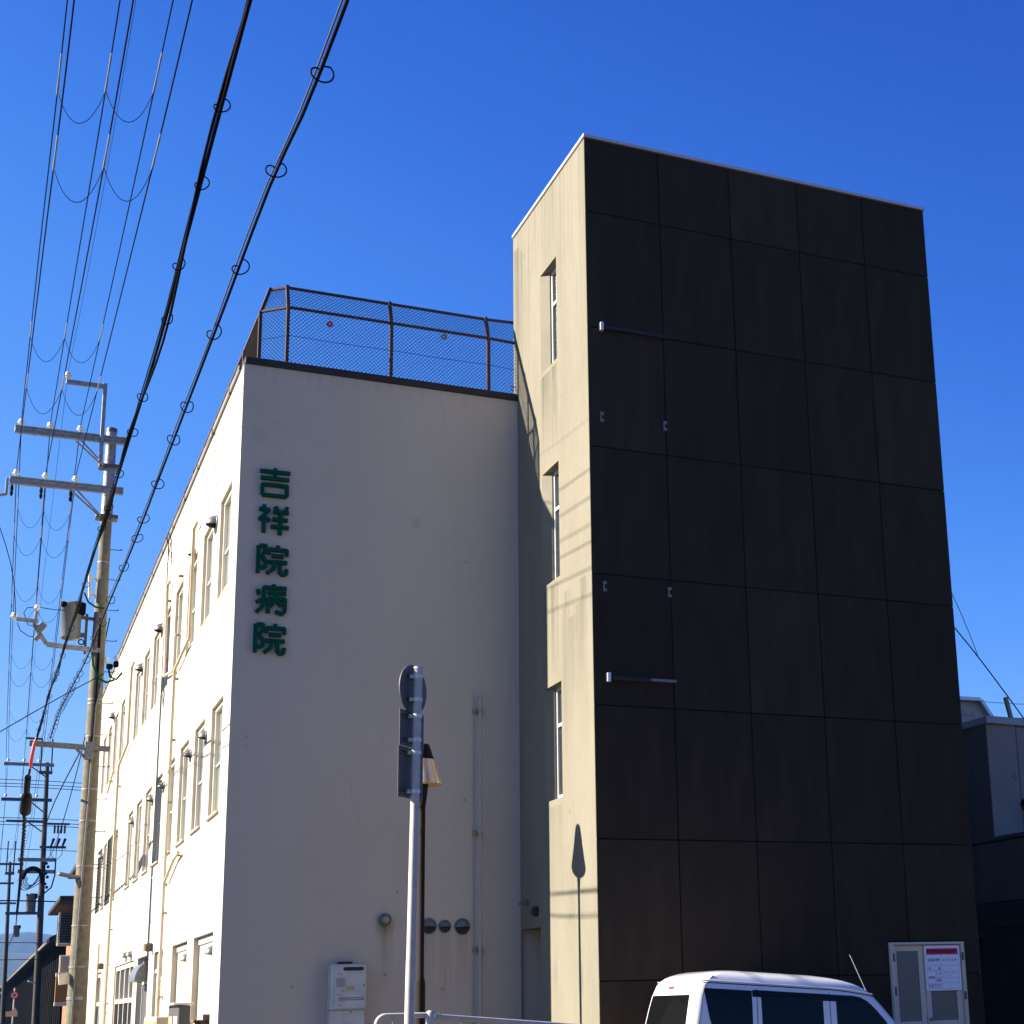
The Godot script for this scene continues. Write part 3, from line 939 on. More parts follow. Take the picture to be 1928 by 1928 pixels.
func glyph(im: Image, ch: String, x: int, y: int, w: int, h: int, col: Color, thick := 2):
	if not GLYPH.has(ch): return
	for s in GLYPH[ch].split(" "):
		var a := Vector2(int(s[0]) / 9.0 * w, int(s[1]) / 9.0 * h)
		var b := Vector2(int(s[2]) / 9.0 * w, int(s[3]) / 9.0 * h)
		var n := int(maxf(1, a.distance_to(b) * 1.5))
		for i in n + 1:
			var p := a.lerp(b, float(i) / n)
			im.fill_rect(Rect2i(x + int(p.x), y + int(p.y), thick, thick), col)
func words(im: Image, text: String, x: int, y: int, w: int, h: int, step: int, col: Color, thick := 2):
	for i in text.length(): glyph(im, text[i], x + i * step, y, w, h, col, thick)

func notice_board():
	var im := Image.create(580, 608, false, Image.FORMAT_RGB8)
	im.fill(Color8(228, 232, 246))
	var line := Color8(110, 112, 150)
	var ink := Color8(52, 48, 66)
	im.fill_rect(Rect2i(28, 34, 524, 84), Color8(190, 70, 96))
	words(im, "特別管理産業廃棄物保管場所", 40, 50, 32, 46, 38, Color8(52, 16, 34), 5)
	for y in [118, 268, 348, 432, 508, 582]: im.fill_rect(Rect2i(28, y, 524, 3), line)
	for x in [28, 270, 550]: im.fill_rect(Rect2i(x, 118, 3, 466), line)
	im.fill_rect(Rect2i(150, 348, 3, 160), line)
	im.fill_rect(Rect2i(150, 428, 120, 3), line)
	words(im, "廃棄物の種類", 46, 170, 28, 40, 34, ink, 4)
	words(im, "数", 50, 288, 28, 36, 34, ink, 4)
	words(im, "量", 214, 288, 28, 36, 34, ink, 4)
	im.fill_rect(Rect2i(48, 332, 200, 3), ink)
	words(im, "管理者", 46, 412, 26, 36, 32, ink, 4)
	words(im, "氏名", 168, 362, 26, 34, 54, ink, 3)
	words(im, "連絡先", 164, 450, 28, 36, 32, ink, 4)
	words(im, "保管の高さ", 40, 522, 28, 34, 44, ink, 4)
	im.fill_rect(Rect2i(44, 564, 210, 3), ink)
	words(im, "産業廃棄物", 296, 178, 24, 30, 48, Color8(60, 60, 84), 3)
	words(im, "者特先管名", 306, 360, 18, 20, 44, Color8(96, 100, 136), 2)
	words(im, "氏理", 330, 396, 18, 20, 70, Color8(96, 100, 136), 2)
	var root := thing("notice_board", "white printed notice with a red heading on the tower's double door", "sign", Vector3(9.281, 1.726, ZT + 0.0))
	var b := MB.new()
	b.bbox(Vector3(0, 0, 0.025), Vector3(0.596, 0.616, 0.014), 0.004)
	obj("board", b, M.white_frame, root)
	var q := MB.new()
	q.quad_uv(Vector3(-0.288, -0.3, 0.0345), Vector3(0.288, -0.3, 0.0345), Vector3(0.288, 0.3, 0.0345), Vector3(-0.288, 0.3, 0.0345), Vector2(0, 1), Vector2(1, 1), Vector2(1, 0), Vector2(0, 0))
	obj("print", q, uv_mat(ImageTexture.create_from_image(im), 0.5), root)

# ---------------------------------------------------------------- buildings on the right
func annex():
	var root := thing("annex_building", "grey panel-clad two-storey building standing right of the stair tower", "building")
	# upper storey, its left wall and its front, clad in upright panels
	var k := 0
	var z := 0.0
	while z > -6.5:
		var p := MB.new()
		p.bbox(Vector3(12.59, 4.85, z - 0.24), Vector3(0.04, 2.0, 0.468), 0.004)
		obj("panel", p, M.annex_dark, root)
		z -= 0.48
	var x := 12.575
	var wds := [0.62, 0.9, 0.9, 0.9, 0.9]
	for w in wds:
		var p := MB.new()
		var ph := 1.98 - (x - 12.57) * 0.03
		p.bbox(Vector3(x + w / 2, 3.86 + ph / 2, -0.01), Vector3(w - 0.014, ph, 0.04), 0.004)
		obj("panel", p, M.annex, root)
		x += w
		k += 1
	# lower storey juts forward; its left wall shows below the ledge
	z = 4.9
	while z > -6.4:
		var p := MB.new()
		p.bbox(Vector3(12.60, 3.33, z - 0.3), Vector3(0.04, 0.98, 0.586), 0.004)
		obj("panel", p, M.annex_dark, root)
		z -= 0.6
	var l := MB.new()
	l.bbox(Vector3(14.8, 3.88, 2.46), Vector3(4.5, 0.07, 5.0), 0.01)
	obj("ledge", l, M.steel_dark, root)
	var bm := MB.new()
	bm.bbox(Vector3(12.62, 2.62, -0.7), Vector3(0.08, 0.40, 11.4), 0.01)
	obj("beam", bm, M.annex_base, root)
	var lo := MB.new()
	lo.box(Vector3(14.9, 1.78, -0.8), Vector3(4.5, 4.08, 11.2))
	lo.box(Vector3(14.9, 4.85, -3.3), Vector3(4.5, 1.94, 6.5))
	obj("core", lo, M.annex_base, root)
	var dp := MB.new()
	dp.bbox(Vector3(12.59, 2.33, -0.75), Vector3(0.14, 0.12, 0.34), 0.01)
	dp.tube([Vector3(12.58, 2.3, -0.75), Vector3(12.58, 0, -0.75)], 0.06, 8)
	obj("drain_pipe", dp, M.annex_base, root)
	var cp := MB.new()
	cp.bbox(Vector3(12.62, 5.91, -3.24), Vector3(0.16, 0.13, 6.66), 0.01)
	cp.bbox(Vector3(14.95, 5.86, -0.02), Vector3(4.5, 0.13, 0.2), 0.01, Basis(Vector3.BACK, -0.022))
	obj("coping", cp, M.pipe_grey, root)
	var rf := MB.new()
	rf.box(Vector3(14.8, 5.80, -3.3), Vector3(4.2, 0.06, 6.3))
	obj("roof", rf, M.annex_dark, root)
	vent_hood(root, Vector3(13.27, 4.47, 0.012), Vector3.BACK, 0.10, M.black_rubber)
	var cv := MB.new()
	cv.lathe([Vector2(0, 0.02), Vector2(0.05, 0.018), Vector2(0.058, 0.0)], 14, Transform3D(Basis(Vector3.RIGHT, PI / 2), Vector3(13.1, 4.95, 0.012)))
	obj("round_cover", cv, M.annex, root)
	# a roof end farther back
	var far := thing("roof_house", "pale clapboard roof storey with a sloping end behind the grey annex", "building")
	var g := MB.new()
	g.extrude(PackedVector2Array([Vector2(15.0, 6.0), Vector2(18.75, 6.0), Vector2(18.75, 7.45), Vector2(18.32, 8.05), Vector2(15.0, 8.05)]), 0.2, Transform3D(Basis(), Vector3(0, 0, -8.2)))
	g.box(Vector3(16.8, 3.4, -11.2), Vector3(3.6, 7.2, 5.8))
	obj("wall", g, tri_tex(mat(lin(0.5, 0.44, 0.37), 0.8), noise_tex(51, 0.01, Color(0.85, 0.85, 0.85), Color.WHITE), 0.4), far)
	for i in 9:
		var bd := MB.new()
		bd.bbox(Vector3(16.6, 6.2 + i * 0.2, -7.985), Vector3(3.2 + (0.3 if i < 7 else 0.0), 0.19, 0.02), 0.004)
		obj("board", bd, tri_tex(mat(lin(0.45, 0.40, 0.34), 0.8), noise_tex(52, 0.01, Color(0.85, 0.85, 0.85), Color.WHITE), 0.4), far)
	var tr := MB.new()
	tr.bar(Vector3(15, 8.09, -8.0), Vector3(18.32, 8.09, -8.0), 0.3, 0.09)
	tr.bar(Vector3(18.34, 8.07, -8.0), Vector3(18.80, 7.42, -8.0), 0.3, 0.09)
	obj("verge_trim", tr, M.coping_metal, far)
	var st := MB.new()
	st.bar(Vector3(14.93, 5.9, -2.2), Vector3(14.72, 6.85, -2.2), 0.07, 0.07)
	tag(obj("roof_post", st, M.ochre), "short slanting pink-brown post on the grey annex roof", "post")

# ---------------------------------------------------------------- far street
func street_houses():
	var d := thing("wooden_house", "long dark timber house with walls colored darker for shade and tiled roof far down the street", "house")
	var w := MB.new()
	w.box(Vector3(4.8, 2.2, -134), Vector3(8.0, 4.9, 160))
	obj("wall", w, M.dark_wood_shaded, d)
	for i in 60:
		var b := MB.new()
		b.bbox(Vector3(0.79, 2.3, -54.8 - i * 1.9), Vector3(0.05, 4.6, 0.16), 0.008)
		obj("batten", b, M.dark_wood_shaded, d)
	var rf := MB.new()
	rf.extrude(PackedVector2Array([Vector2(0.1, 4.72), Vector2(0.1, 4.86), Vector2(4.8, 7.2), Vector2(9.6, 4.86), Vector2(9.6, 4.72), Vector2(4.8, 7.0)]), 162.0, Transform3D(Basis(), Vector3(0, 0, -215)))
	var roof := obj("roof", rf, M.roof_tile, d)
	var ev := MB.new()
	ev.tube([Vector3(0.06, 4.72, -52.6), Vector3(0.06, 4.72, -215)], 0.07, 8)
	obj("gutter", ev, M.gutter, roof)
	var rt := MB.new()
	for i in 390:
		rt.bar(Vector3(0.14, 4.90, -53.4 - i * 0.41), Vector3(4.75, 7.21, -53.4 - i * 0.41), 0.12, 0.07)
	var tiles := obj("roof_tiles", rt, M.roof_tile, roof)
	tiles.set_meta("kind", "stuff")
	# a brown shop house with a hanging signboard, nearer
	var s := thing("shop_house", "narrow shop house with timber balcony just past the hospital", "house")
	var sw := MB.new()
	sw.box(Vector3(3.9, 2.6, -40.3), Vector3(7.0, 5.6, 8.0))
	obj("wall", sw, M.timber, s)
	var up := MB.new()
	up.box(Vector3(0.2, 4.45, -37.6), Vector3(0.9, 1.0, 2.4))
	var lb := obj("louvred_bay", up, M.black, s)
	for i in 11:
		var b := MB.new()
		b.bbox(Vector3(0.06, 4.02 + i * 0.088, -36.38), Vector3(0.62, 0.03, 0.04), 0.004)
		obj("slat", b, M.steel_dark, lb)
	var wf := MB.new()
	wf.bbox(Vector3(-0.29, 4.4, -36.38), Vector3(0.07, 1.15, 0.06), 0.006)
	wf.bbox(Vector3(0.05, 3.88, -36.4), Vector3(0.75, 0.09, 0.3), 0.01)
	obj("bay_frame", wf, M.pipe_cream, lb)
	var wn := MB.new()
	wn.bbox(Vector3(-0.05, 3.2, -36.2), Vector3(0.34, 0.62, 0.06), 0.01)
	var sh := obj("shutter", wn, M.white_frame, s)
	for i in 4:
		var b := MB.new()
		b.bbox(Vector3(-0.17 + i * 0.08, 3.2, -36.15), Vector3(0.035, 0.56, 0.03), 0.004)
		obj("slat", b, M.pipe_cream, sh)
	var rw := MB.new()
	rw.bbox(Vector3(3.6, 5.45, -40.3), Vector3(7.9, 0.16, 8.6), 0.02)
	obj("roof", rw, M.roof_tile, s)
	# its vertical sign box
	var g := thing("shop_sign", "upright orange sign box with white bands on the shop house", "sign", Vector3(-0.11, 2.36, -35.7))
	var gb := MB.new()
	gb.bbox(Vector3(0, 0, 0), Vector3(0.42, 0.84, 0.12), 0.01)
	obj("panel", gb, M.orange, g)
	for y in [0.48, -0.49]:
		var b := MB.new()
		b.bbox(Vector3(0, y, 0), Vector3(0.44, 0.13, 0.14), 0.01)
		obj("white_band", b, M.white_frame, g)
	var ar := MB.new()
	ar.bar(Vector3(0.2, 0.3, 0), Vector3(0.55, 0.3, 0), 0.04, 0.04)
	ar.bar(Vector3(0.2, -0.3, 0), Vector3(0.55, -0.3, 0), 0.04, 0.04)
	obj("bracket", ar, M.steel_dark, g)
	# grey house between shop and hospital, seen as a sliver
	var h := thing("grey_house", "tall narrow grey house directly behind the large utility pole", "house")
	var hb := MB.new()
	hb.box(Vector3(3.5, 2.9, -30.5), Vector3(6.9, 6.0, 6.0))
	obj("wall", hb, M.annex_dark, h)
	var hw := MB.new()
	hw.bbox(Vector3(0.03, 4.6, -28.4), Vector3(0.05, 1.7, 0.9), 0.01)
	obj("window", hw, M.van_glass, h)
	var hr := MB.new()
	hr.bbox(Vector3(3.4, 5.98, -30.5), Vector3(7.3, 0.14, 6.4), 0.02)
	obj("roof", hr, M.roof_tile, h)
	added_houses()
	# block wall and shed at the end of the street
	var bw := thing("block_wall", "low grey block wall in front of the dark timber house", "wall", Vector3(-0.1, 0, -46))
	for r in 5:
		for c in 7:
			var b := MB.new()
			b.bbox(Vector3(-1.1 + c * 0.4 + (0.2 if r % 2 else 0.0), 0.1 + r * 0.2, 0), Vector3(0.39, 0.19, 0.12), 0.008)
			obj("block", b, M.paving, bw)
	var sg := thing("road_sign", "round red-rimmed road sign on a thin pole down the street", "sign", Vector3(-1.35, 0, -45))
	var disc := Transform3D(Basis(Vector3.RIGHT, PI / 2), Vector3(0, 2.33, 0.05))
	var sd := MB.new()
	sd.lathe([Vector2(0, 0.01), Vector2(0.15, 0.01), Vector2(0.15, -0.01), Vector2(0, -0.01)], 24, disc, false)
	obj("disc", sd, M.white_frame, sg)
	var rim := MB.new()
	rim.lathe([Vector2(0.105, 0.014), Vector2(0.152, 0.014), Vector2(0.152, -0.012)], 24, disc, false)
	obj("rim", rim, M.red, sg)
	var bl := MB.new()
	bl.lathe([Vector2(0, 0.0135), Vector2(0.06, 0.0135)], 20, disc, false)
	obj("blue_mark", bl, mat(lin(0.03, 0.06, 0.3), 0.5), sg)
	var sp := MB.new()
	sp.tube([Vector3(0, -0.15, 0), Vector3(0, 2.6, 0)], 0.03, 8)
	obj("pole", sp, M.pipe_grey, sg)
	var lb2 := thing("low_board", "small tan board below the round road sign", "sign", Vector3(-1.42, 1.66, -44.9))
	var lbm := MB.new()
	lbm.extrude(PackedVector2Array([Vector2(-0.2, -0.14), Vector2(0.22, -0.14), Vector2(0.22, 0.04), Vector2(0.12, 0.2), Vector2(-0.02, 0.06), Vector2(-0.2, 0.06)]), 0.03)
	obj("board", lbm, M.pipe_cream, lb2)

# added row of unseen houses behind the camera, bouncing light onto shaded walls
func added_houses():
	var specs := [[-24.0, 9.0, 7.2, 0], [-13.0, 9.5, 8.2, 1], [-2.5, 9.0, 7.6, 2], [8.0, 10.0, 8.6, 0], [20.0, 11.0, 7.4, 1]]
	var word := ["added unseen beige house with a tiled gable roof, leftmost across the road", "added unseen ochre house with a tiled gable roof across the road on the corner", "added unseen grey house with a tiled gable roof straight across the road", "added unseen tall beige house with a tiled gable roof across from the tower", "added unseen ochre house with a tiled gable roof, rightmost across the road"]
	for i in specs.size():
		var q: Array = specs[i]
		var h := thing("house", word[i], "house", Vector3(q[0], -0.16, 31.0), "added houses across the road")
		var b := MB.new()
		b.box(Vector3(0, q[2] / 2 - 0.8, 4.5), Vector3(q[1], q[2] - 1.6, 9.0))
		obj("wall", b, [M.tan_plain, M.ochre, M.annex][q[3]], h)
		var r := MB.new()
		var e: float = q[2] - 1.65
		r.extrude(PackedVector2Array([Vector2(-5.1, e), Vector2(-5.1, e + 0.15), Vector2(0, e + 2.0), Vector2(5.1, e + 0.15), Vector2(5.1, e)]), q[1] + 0.6, Transform3D(Basis(Vector3(0, 0, 1), Vector3.UP, Vector3(-1, 0, 0)), Vector3(q[1] / 2 + 0.3, 0, 4.5)))
		obj("roof", r, M.roof_tile, h)
		for k in 6:
			var w := MB.new()
			w.bbox(Vector3(-q[1] * 0.3 + (k % 3) * q[1] * 0.3, 1.5 + (k / 3) * 2.6, -0.02), Vector3(1.5, 1.2, 0.08), 0.01)
			obj("window", w, M.van_glass, h)

# ---------------------------------------------------------------- utility poles
func insulator(root: Node3D, at: Vector3, s := 1.0):
	var b := MB.new()
	b.lathe([Vector2(0.0, -0.01), Vector2(0.02, -0.01), Vector2(0.02, 0.05), Vector2(0.065, 0.055), Vector2(0.07, 0.075), Vector2(0.04, 0.09), Vector2(0.045, 0.10), Vector2(0.055, 0.115), Vector2(0.035, 0.14), Vector2(0.0, 0.145)], 12, Transform3D(Basis().scaled(Vector3.ONE * s), at))
	obj("insulator", b, M.porcelain, root)

func cross_arm(root: Node3D, x0: float, x1: float, y: float, z: float, h := 0.12, m: Material = null) -> MeshInstance3D:
	var b := MB.new()
	b.bbox(Vector3((x0 + x1) / 2, y, z), Vector3(x1 - x0, h * 0.72, 0.05), 0.006)
	b.bbox(Vector3((x0 + x1) / 2, y + h * 0.42, z + 0.01), Vector3(x1 - x0, h * 0.16, 0.09), 0.004)
	b.bbox(Vector3((x0 + x1) / 2, y - h * 0.42, z + 0.01), Vector3(x1 - x0, h * 0.16, 0.09), 0.004)
	return obj("cross_arm", b, m if m else M.steel, root)

func can(root: Node3D, x: float, y0: float, y1: float, z: float, r: float) -> MeshInstance3D:
	var b := MB.new()
	b.lathe([Vector2(0, y0 - 0.02), Vector2(r * 0.92, y0), Vector2(r, y0 + 0.03), Vector2(r, y1 - 0.05), Vector2(r * 1.05, y1 - 0.05), Vector2(r * 1.05, y1), Vector2(r * 0.8, y1 + 0.03), Vector2(0, y1 + 0.05)], 28, Transform3D(Basis(), Vector3(x, 0, z)))
	var t := obj("transformer", b, M.transformer, root)
	var c := MB.new()
	c.bbox(Vector3(x + r * 0.9, y1 - 0.10, z + 0.08), Vector3(0.16, 0.24, 0.18), 0.03)
	c.bbox(Vector3(x - r * 0.85, y1 - 0.04, z + 0.12), Vector3(0.10, 0.10, 0.12), 0.02)
	obj("bushing_cover", c, M.black_rubber, t)
	return t

func utility_poles():
	var px := -1.175
	var pz := -9.6
	var p := thing("utility_pole", "large near concrete utility pole carrying a grey transformer beside the hospital", "utility pole", Vector3.ZERO, "utility poles along the street")
	var b := MB.new()
	b.tube([Vector3(px + 0.01, -0.3, pz), Vector3(px + 0.005, 4.0, pz), Vector3(px, 8.0, pz), Vector3(px, 11.1, pz)], [0.19, 0.158, 0.128, 0.106], 28)
	obj("shaft", b, M.concrete_pole, p)
	var tp := MB.new()
	tp.tube([Vector3(px, 11.05, pz), Vector3(px, 12.86, pz)], [0.112, 0.10], 24)
	obj("steel_extension", tp, M.steel, p)
	var cpp := MB.new()
	cpp.tube([Vector3(px, 12.85, pz), Vector3(px, 12.93, pz)], 0.106, 24)
	obj("cap", cpp, M.steel_dark, p)
	var za := pz + 0.15
	cross_arm(p, -2.97, -0.86, 12.64, za, 0.15)
	cross_arm(p, -2.99, -0.90, 11.58, za, 0.15)
	for y in [12.64, 11.58]:
		for s in [0.0, 0.09]:
			var br := MB.new()
			br.bar(Vector3(-1.84 + s, y - 0.10, za - 0.02 + s), Vector3(-1.30, y - 0.56, za - 0.04 + s), 0.03, 0.03)
			obj("brace", br, M.steel, p)
		var co := MB.new()
		co.bbox(Vector3(px, y - 0.53, pz), Vector3(0.42, 0.08, 0.26), 0.01)
		obj("collar", co, M.steel_dark, p)
	for x in [-2.86, -2.33, -1.775]: insulator(p, Vector3(x, 12.72, za))
	for x in [-2.88, -2.35, -1.80]: insulator(p, Vector3(x, 11.66, za))
	for x in [-2.94, -2.41, -1.87]:
		var si := MB.new()
		si.lathe([Vector2(0, -0.24), Vector2(0.02, -0.22), Vector2(0.035, -0.17), Vector2(0.02, -0.13), Vector2(0.035, -0.08), Vector2(0.02, 0)], 10, Transform3D(Basis(), Vector3(x, 11.52, za - 0.08)))
		obj("strain_clamp", si, M.black_rubber, p)
	var lb := MB.new()
	lb.bar(Vector3(-1.365, 12.15, za + 0.06), Vector3(-1.365, 13.80, za + 0.06), 0.075, 0.075)
	lb.bar(Vector3(-1.40, 13.74, za + 0.06), Vector3(-2.10, 13.74, za + 0.06), 0.07, 0.09)
	obj("ground_wire_bracket", lb, M.steel, p)
	insulator(p, Vector3(-2.075, 13.79, za + 0.06), 1.1)
	var lh := MB.new()
	lh.bar(Vector3(-3.03, 11.62, za), Vector3(-3.03, 11.28, za), 0.05, 0.05)
	lh.bar(Vector3(-3.03, 11.28, za), Vector3(-3.30, 11.22, za), 0.05, 0.05)
	obj("drop_bracket", lh, M.steel, p)
	# transformer on a bracket
	can(p, -1.70, 8.53, 9.22, pz + 0.02, 0.185)
	var tb := MB.new()
	tb.bar(Vector3(-1.56, 8.98, pz), Vector3(-1.15, 8.94, pz), 0.10, 0.05)
	tb.bar(Vector3(-1.56, 8.62, pz), Vector3(-1.40, 8.62, pz), 0.10, 0.08)
	tb.bar(Vector3(-1.42, 9.05, pz), Vector3(-1.42, 8.25, pz), 0.05, 0.05)
	obj("transformer_bracket", tb, M.steel_dark, p)
	var rg := MB.new()
	rg.torus(Vector3(-1.50, 8.46, pz + 0.1), Vector3(0.2, 0, 1), 0.05, 0.012)
	obj("lifting_ring", rg, M.black_rubber, p)
	# lower switch arm with fuse cut-out
	var sa := MB.new()
	sa.bar(Vector3(-1.15, 8.30, za), Vector3(-2.12, 8.36, za), 0.06, 0.09)
	sa.bar(Vector3(-2.12, 8.36, za), Vector3(-2.36, 8.72, za), 0.05, 0.08)
	sa.bar(Vector3(-2.30, 8.80, za), Vector3(-2.68, 8.82, za), 0.05, 0.07)
	sa.bar(Vector3(-2.36, 8.72, za), Vector3(-2.33, 9.00, za), 0.06, 0.06)
	obj("switch_arm", sa, M.steel, p)
	var fz := MB.new()
	fz.bbox(Vector3(-2.24, 8.66, za + 0.09), Vector3(0.14, 0.20, 0.10), 0.015, Basis(Vector3.BACK, -0.6))
	fz.bbox(Vector3(-2.28, 8.48, za + 0.08), Vector3(0.09, 0.16, 0.08), 0.015, Basis(Vector3.BACK, -0.6))
	obj("fuse_box", fz, M.transformer, p)
	insulator(p, Vector3(-2.33, 9.0, za), 0.9)
	insulator(p, Vector3(-2.72, 8.80, za), 1.0)
	var jw := MB.new()
	jw.tube([Vector3(-2.30, 9.08, za), Vector3(-2.5, 9.06, za), Vector3(-2.56, 8.95, za), Vector3(-2.47, 8.72, za), Vector3(-2.34, 8.70, za)], 0.008, 5)
	jw.tube([Vector3(-2.30, 9.08, za), Vector3(-2.0, 9.05, za), Vector3(-1.75, 9.06, za), Vector3(-1.60, 9.12, za)], 0.008, 5)
	jw.tube([Vector3(-2.66, 8.75, za), Vector3(-2.60, 8.6, za), Vector3(-2.45, 8.5, za), Vector3(-2.3, 8.48, za)], 0.008, 5)
	obj("jumper", jw, M.black_rubber, p)
	# white antenna bar, conduits and sheaths on the near side of the shaft
	var an := MB.new()
	an.bbox(Vector3(-1.41, 9.60, pz + 0.06), Vector3(0.05, 0.50, 0.06), 0.01, Basis(Vector3.BACK, 0.05))
	an.bar(Vector3(-1.40, 9.78, pz), Vector3(-1.15, 9.78, pz), 0.03, 0.03)
	an.bar(Vector3(-1.40, 9.45, pz), Vector3(-1.15, 9.45, pz), 0.03, 0.03)
	obj("antenna", an, M.white_frame, p)
	var gw := MB.new()
	gw.tube([Vector3(-1.5, 9.45, pz + 0.1), Vector3(-1.42, 9.26, pz + 0.14), Vector3(-1.28, 9.16, pz + 0.17), Vector3(-1.12, 9.15, pz + 0.17)], 0.018, 6)
	obj("earth_cable", gw, M.green, p)
	gw = MB.new()
	gw.tube([Vector3(-1.29, 8.28, pz + 0.13), Vector3(-1.26, 8.0, pz + 0.16), Vector3(-1.15, 7.75, pz + 0.18), Vector3(-1.0, 7.68, pz + 0.15), Vector3(-0.86, 7.75, pz + 0.1)], 0.022, 6)
	obj("earth_cable", gw, M.green, p)
	var sh := MB.new()
	sh.tube([Vector3(-1.235, 9.05, pz + 0.12), Vector3(-1.25, 8.3, pz + 0.125)], 0.065, 12)
	sh.tube([Vector3(-1.235, 6.6, pz + 0.12), Vector3(-1.245, 6.2, pz + 0.13)], 0.06, 12)
	obj("cable_sheath", sh, M.steel_dark, p)
	var cd := MB.new()
	cd.tube([Vector3(-1.10, 7.66, pz + 0.16), Vector3(-1.13, 7.40, pz + 0.165), Vector3(-1.175, 7.15, pz + 0.165), Vector3(-1.19, 5.5, pz + 0.17), Vector3(-1.22, 3.9, pz + 0.18), Vector3(-1.24, 2.6, pz + 0.18), Vector3(-1.25, -0.1, pz + 0.2)], 0.02, 8)
	obj("conduit", cd, M.vent, p)
	var dk := MB.new()
	dk.tube([Vector3(-1.18, 8.95, pz + 0.16), Vector3(-1.17, 8.0, pz + 0.16), Vector3(-1.19, 6.7, pz + 0.165), Vector3(-1.22, 6.4, pz + 0.17)], 0.022, 8)
	obj("black_cable", dk, M.black_rubber, p)
	var bd := MB.new()
	for y in [10.95, 10.1, 8.92, 7.34, 7.26, 6.62, 5.6, 5.0, 4.15, 3.05, 2.3, 1.75, 1.72]:
		var r: float = 0.19 - (y + 0.3) * 0.0074 + 0.004
		bd.tube([Vector3(px, y, pz), Vector3(px, y + 0.025, pz)], r, 24)
	obj("steel_bands", bd, M.steel, p)
	for i in 12:
		var sb := MB.new()
		var y := 10.4 - i * 0.62
		sb.tube([Vector3(px + 0.10, y, pz), Vector3(px + 0.32, y, pz)], 0.009, 6)
		sb.tube([Vector3(px + 0.32, y, pz), Vector3(px + 0.32, y + 0.03, pz)], 0.012, 6)
		obj("step_bolt", sb, M.steel_dark, p)
	# splice cluster on the building side
	var cl := MB.new()
	cl.bbox(Vector3(-0.96, 8.0, pz + 0.14), Vector3(0.12, 0.10, 0.10), 0.02)
	cl.bbox(Vector3(-0.84, 8.06, pz + 0.1), Vector3(0.10, 0.12, 0.10), 0.02)
	cl.tube([Vector3(-0.98, 7.98, pz + 0.14), Vector3(-0.94, 7.8, pz + 0.14), Vector3(-0.82, 7.76, pz + 0.1), Vector3(-0.72, 7.9, pz + 0.1)], 0.02, 6)
	obj("splice_boxes", cl, M.black_rubber, p)
	insulator(p, Vector3(-1.02, 8.05, pz + 0.16), 0.9)
	insulator(p, Vector3(-0.83, 8.12, pz + 0.1), 0.9)
	# long telecom arm
	var ta := MB.new()
	ta.bar(Vector3(-2.30, 6.44, za), Vector3(-0.86, 6.38, za), 0.07, 0.10)
	ta.bar(Vector3(-1.46, 6.36, za), Vector3(-1.30, 6.20, za), 0.04, 0.05)
	ta.bbox(Vector3(-1.24, 6.33, za + 0.02), Vector3(0.16, 0.34, 0.10), 0.01)
	obj("telecom_arm", ta, M.vent, p)
	var re := MB.new()
	re.tube([Vector3(-2.17, 6.56, za + 0.08), Vector3(-2.21, 6.42, za + 0.1), Vector3(-2.245, 6.10, za + 0.08), Vector3(-2.25, 5.94, za + 0.06)], [0.015, 0.032, 0.036, 0.02], 8)
	obj("red_cover", re, M.red, p)
	# slanted tube light and plates low on the shaft
	var lt := MB.new()
	lt.bbox(Vector3(-1.44, 3.98, pz + 0.06), Vector3(0.40, 0.07, 0.14), 0.02, Basis(Vector3.BACK, -0.2))
	lt.bbox(Vector3(-1.24, 3.84, pz + 0.1), Vector3(0.12, 0.16, 0.1), 0.02)
	obj("street_light", lt, M.vent, p)
	var pl := MB.new()
	pl.bbox(Vector3(-1.42, 2.10, pz + 0.12), Vector3(0.22, 0.20, 0.03), 0.006, Basis(Vector3.BACK, 0.12) * Basis(Vector3.UP, 0.5))
	obj("white_plate", pl, M.white_frame, p)

	far_pole("far utility pole darkened for shade, with switch gear and grey transformer, second along the street", 0.15, -62.0, 14.15, 1.0)
	far_pole("most distant thin utility pole at the left edge of the street", -0.6, -100.0, 12.6, 0.75)

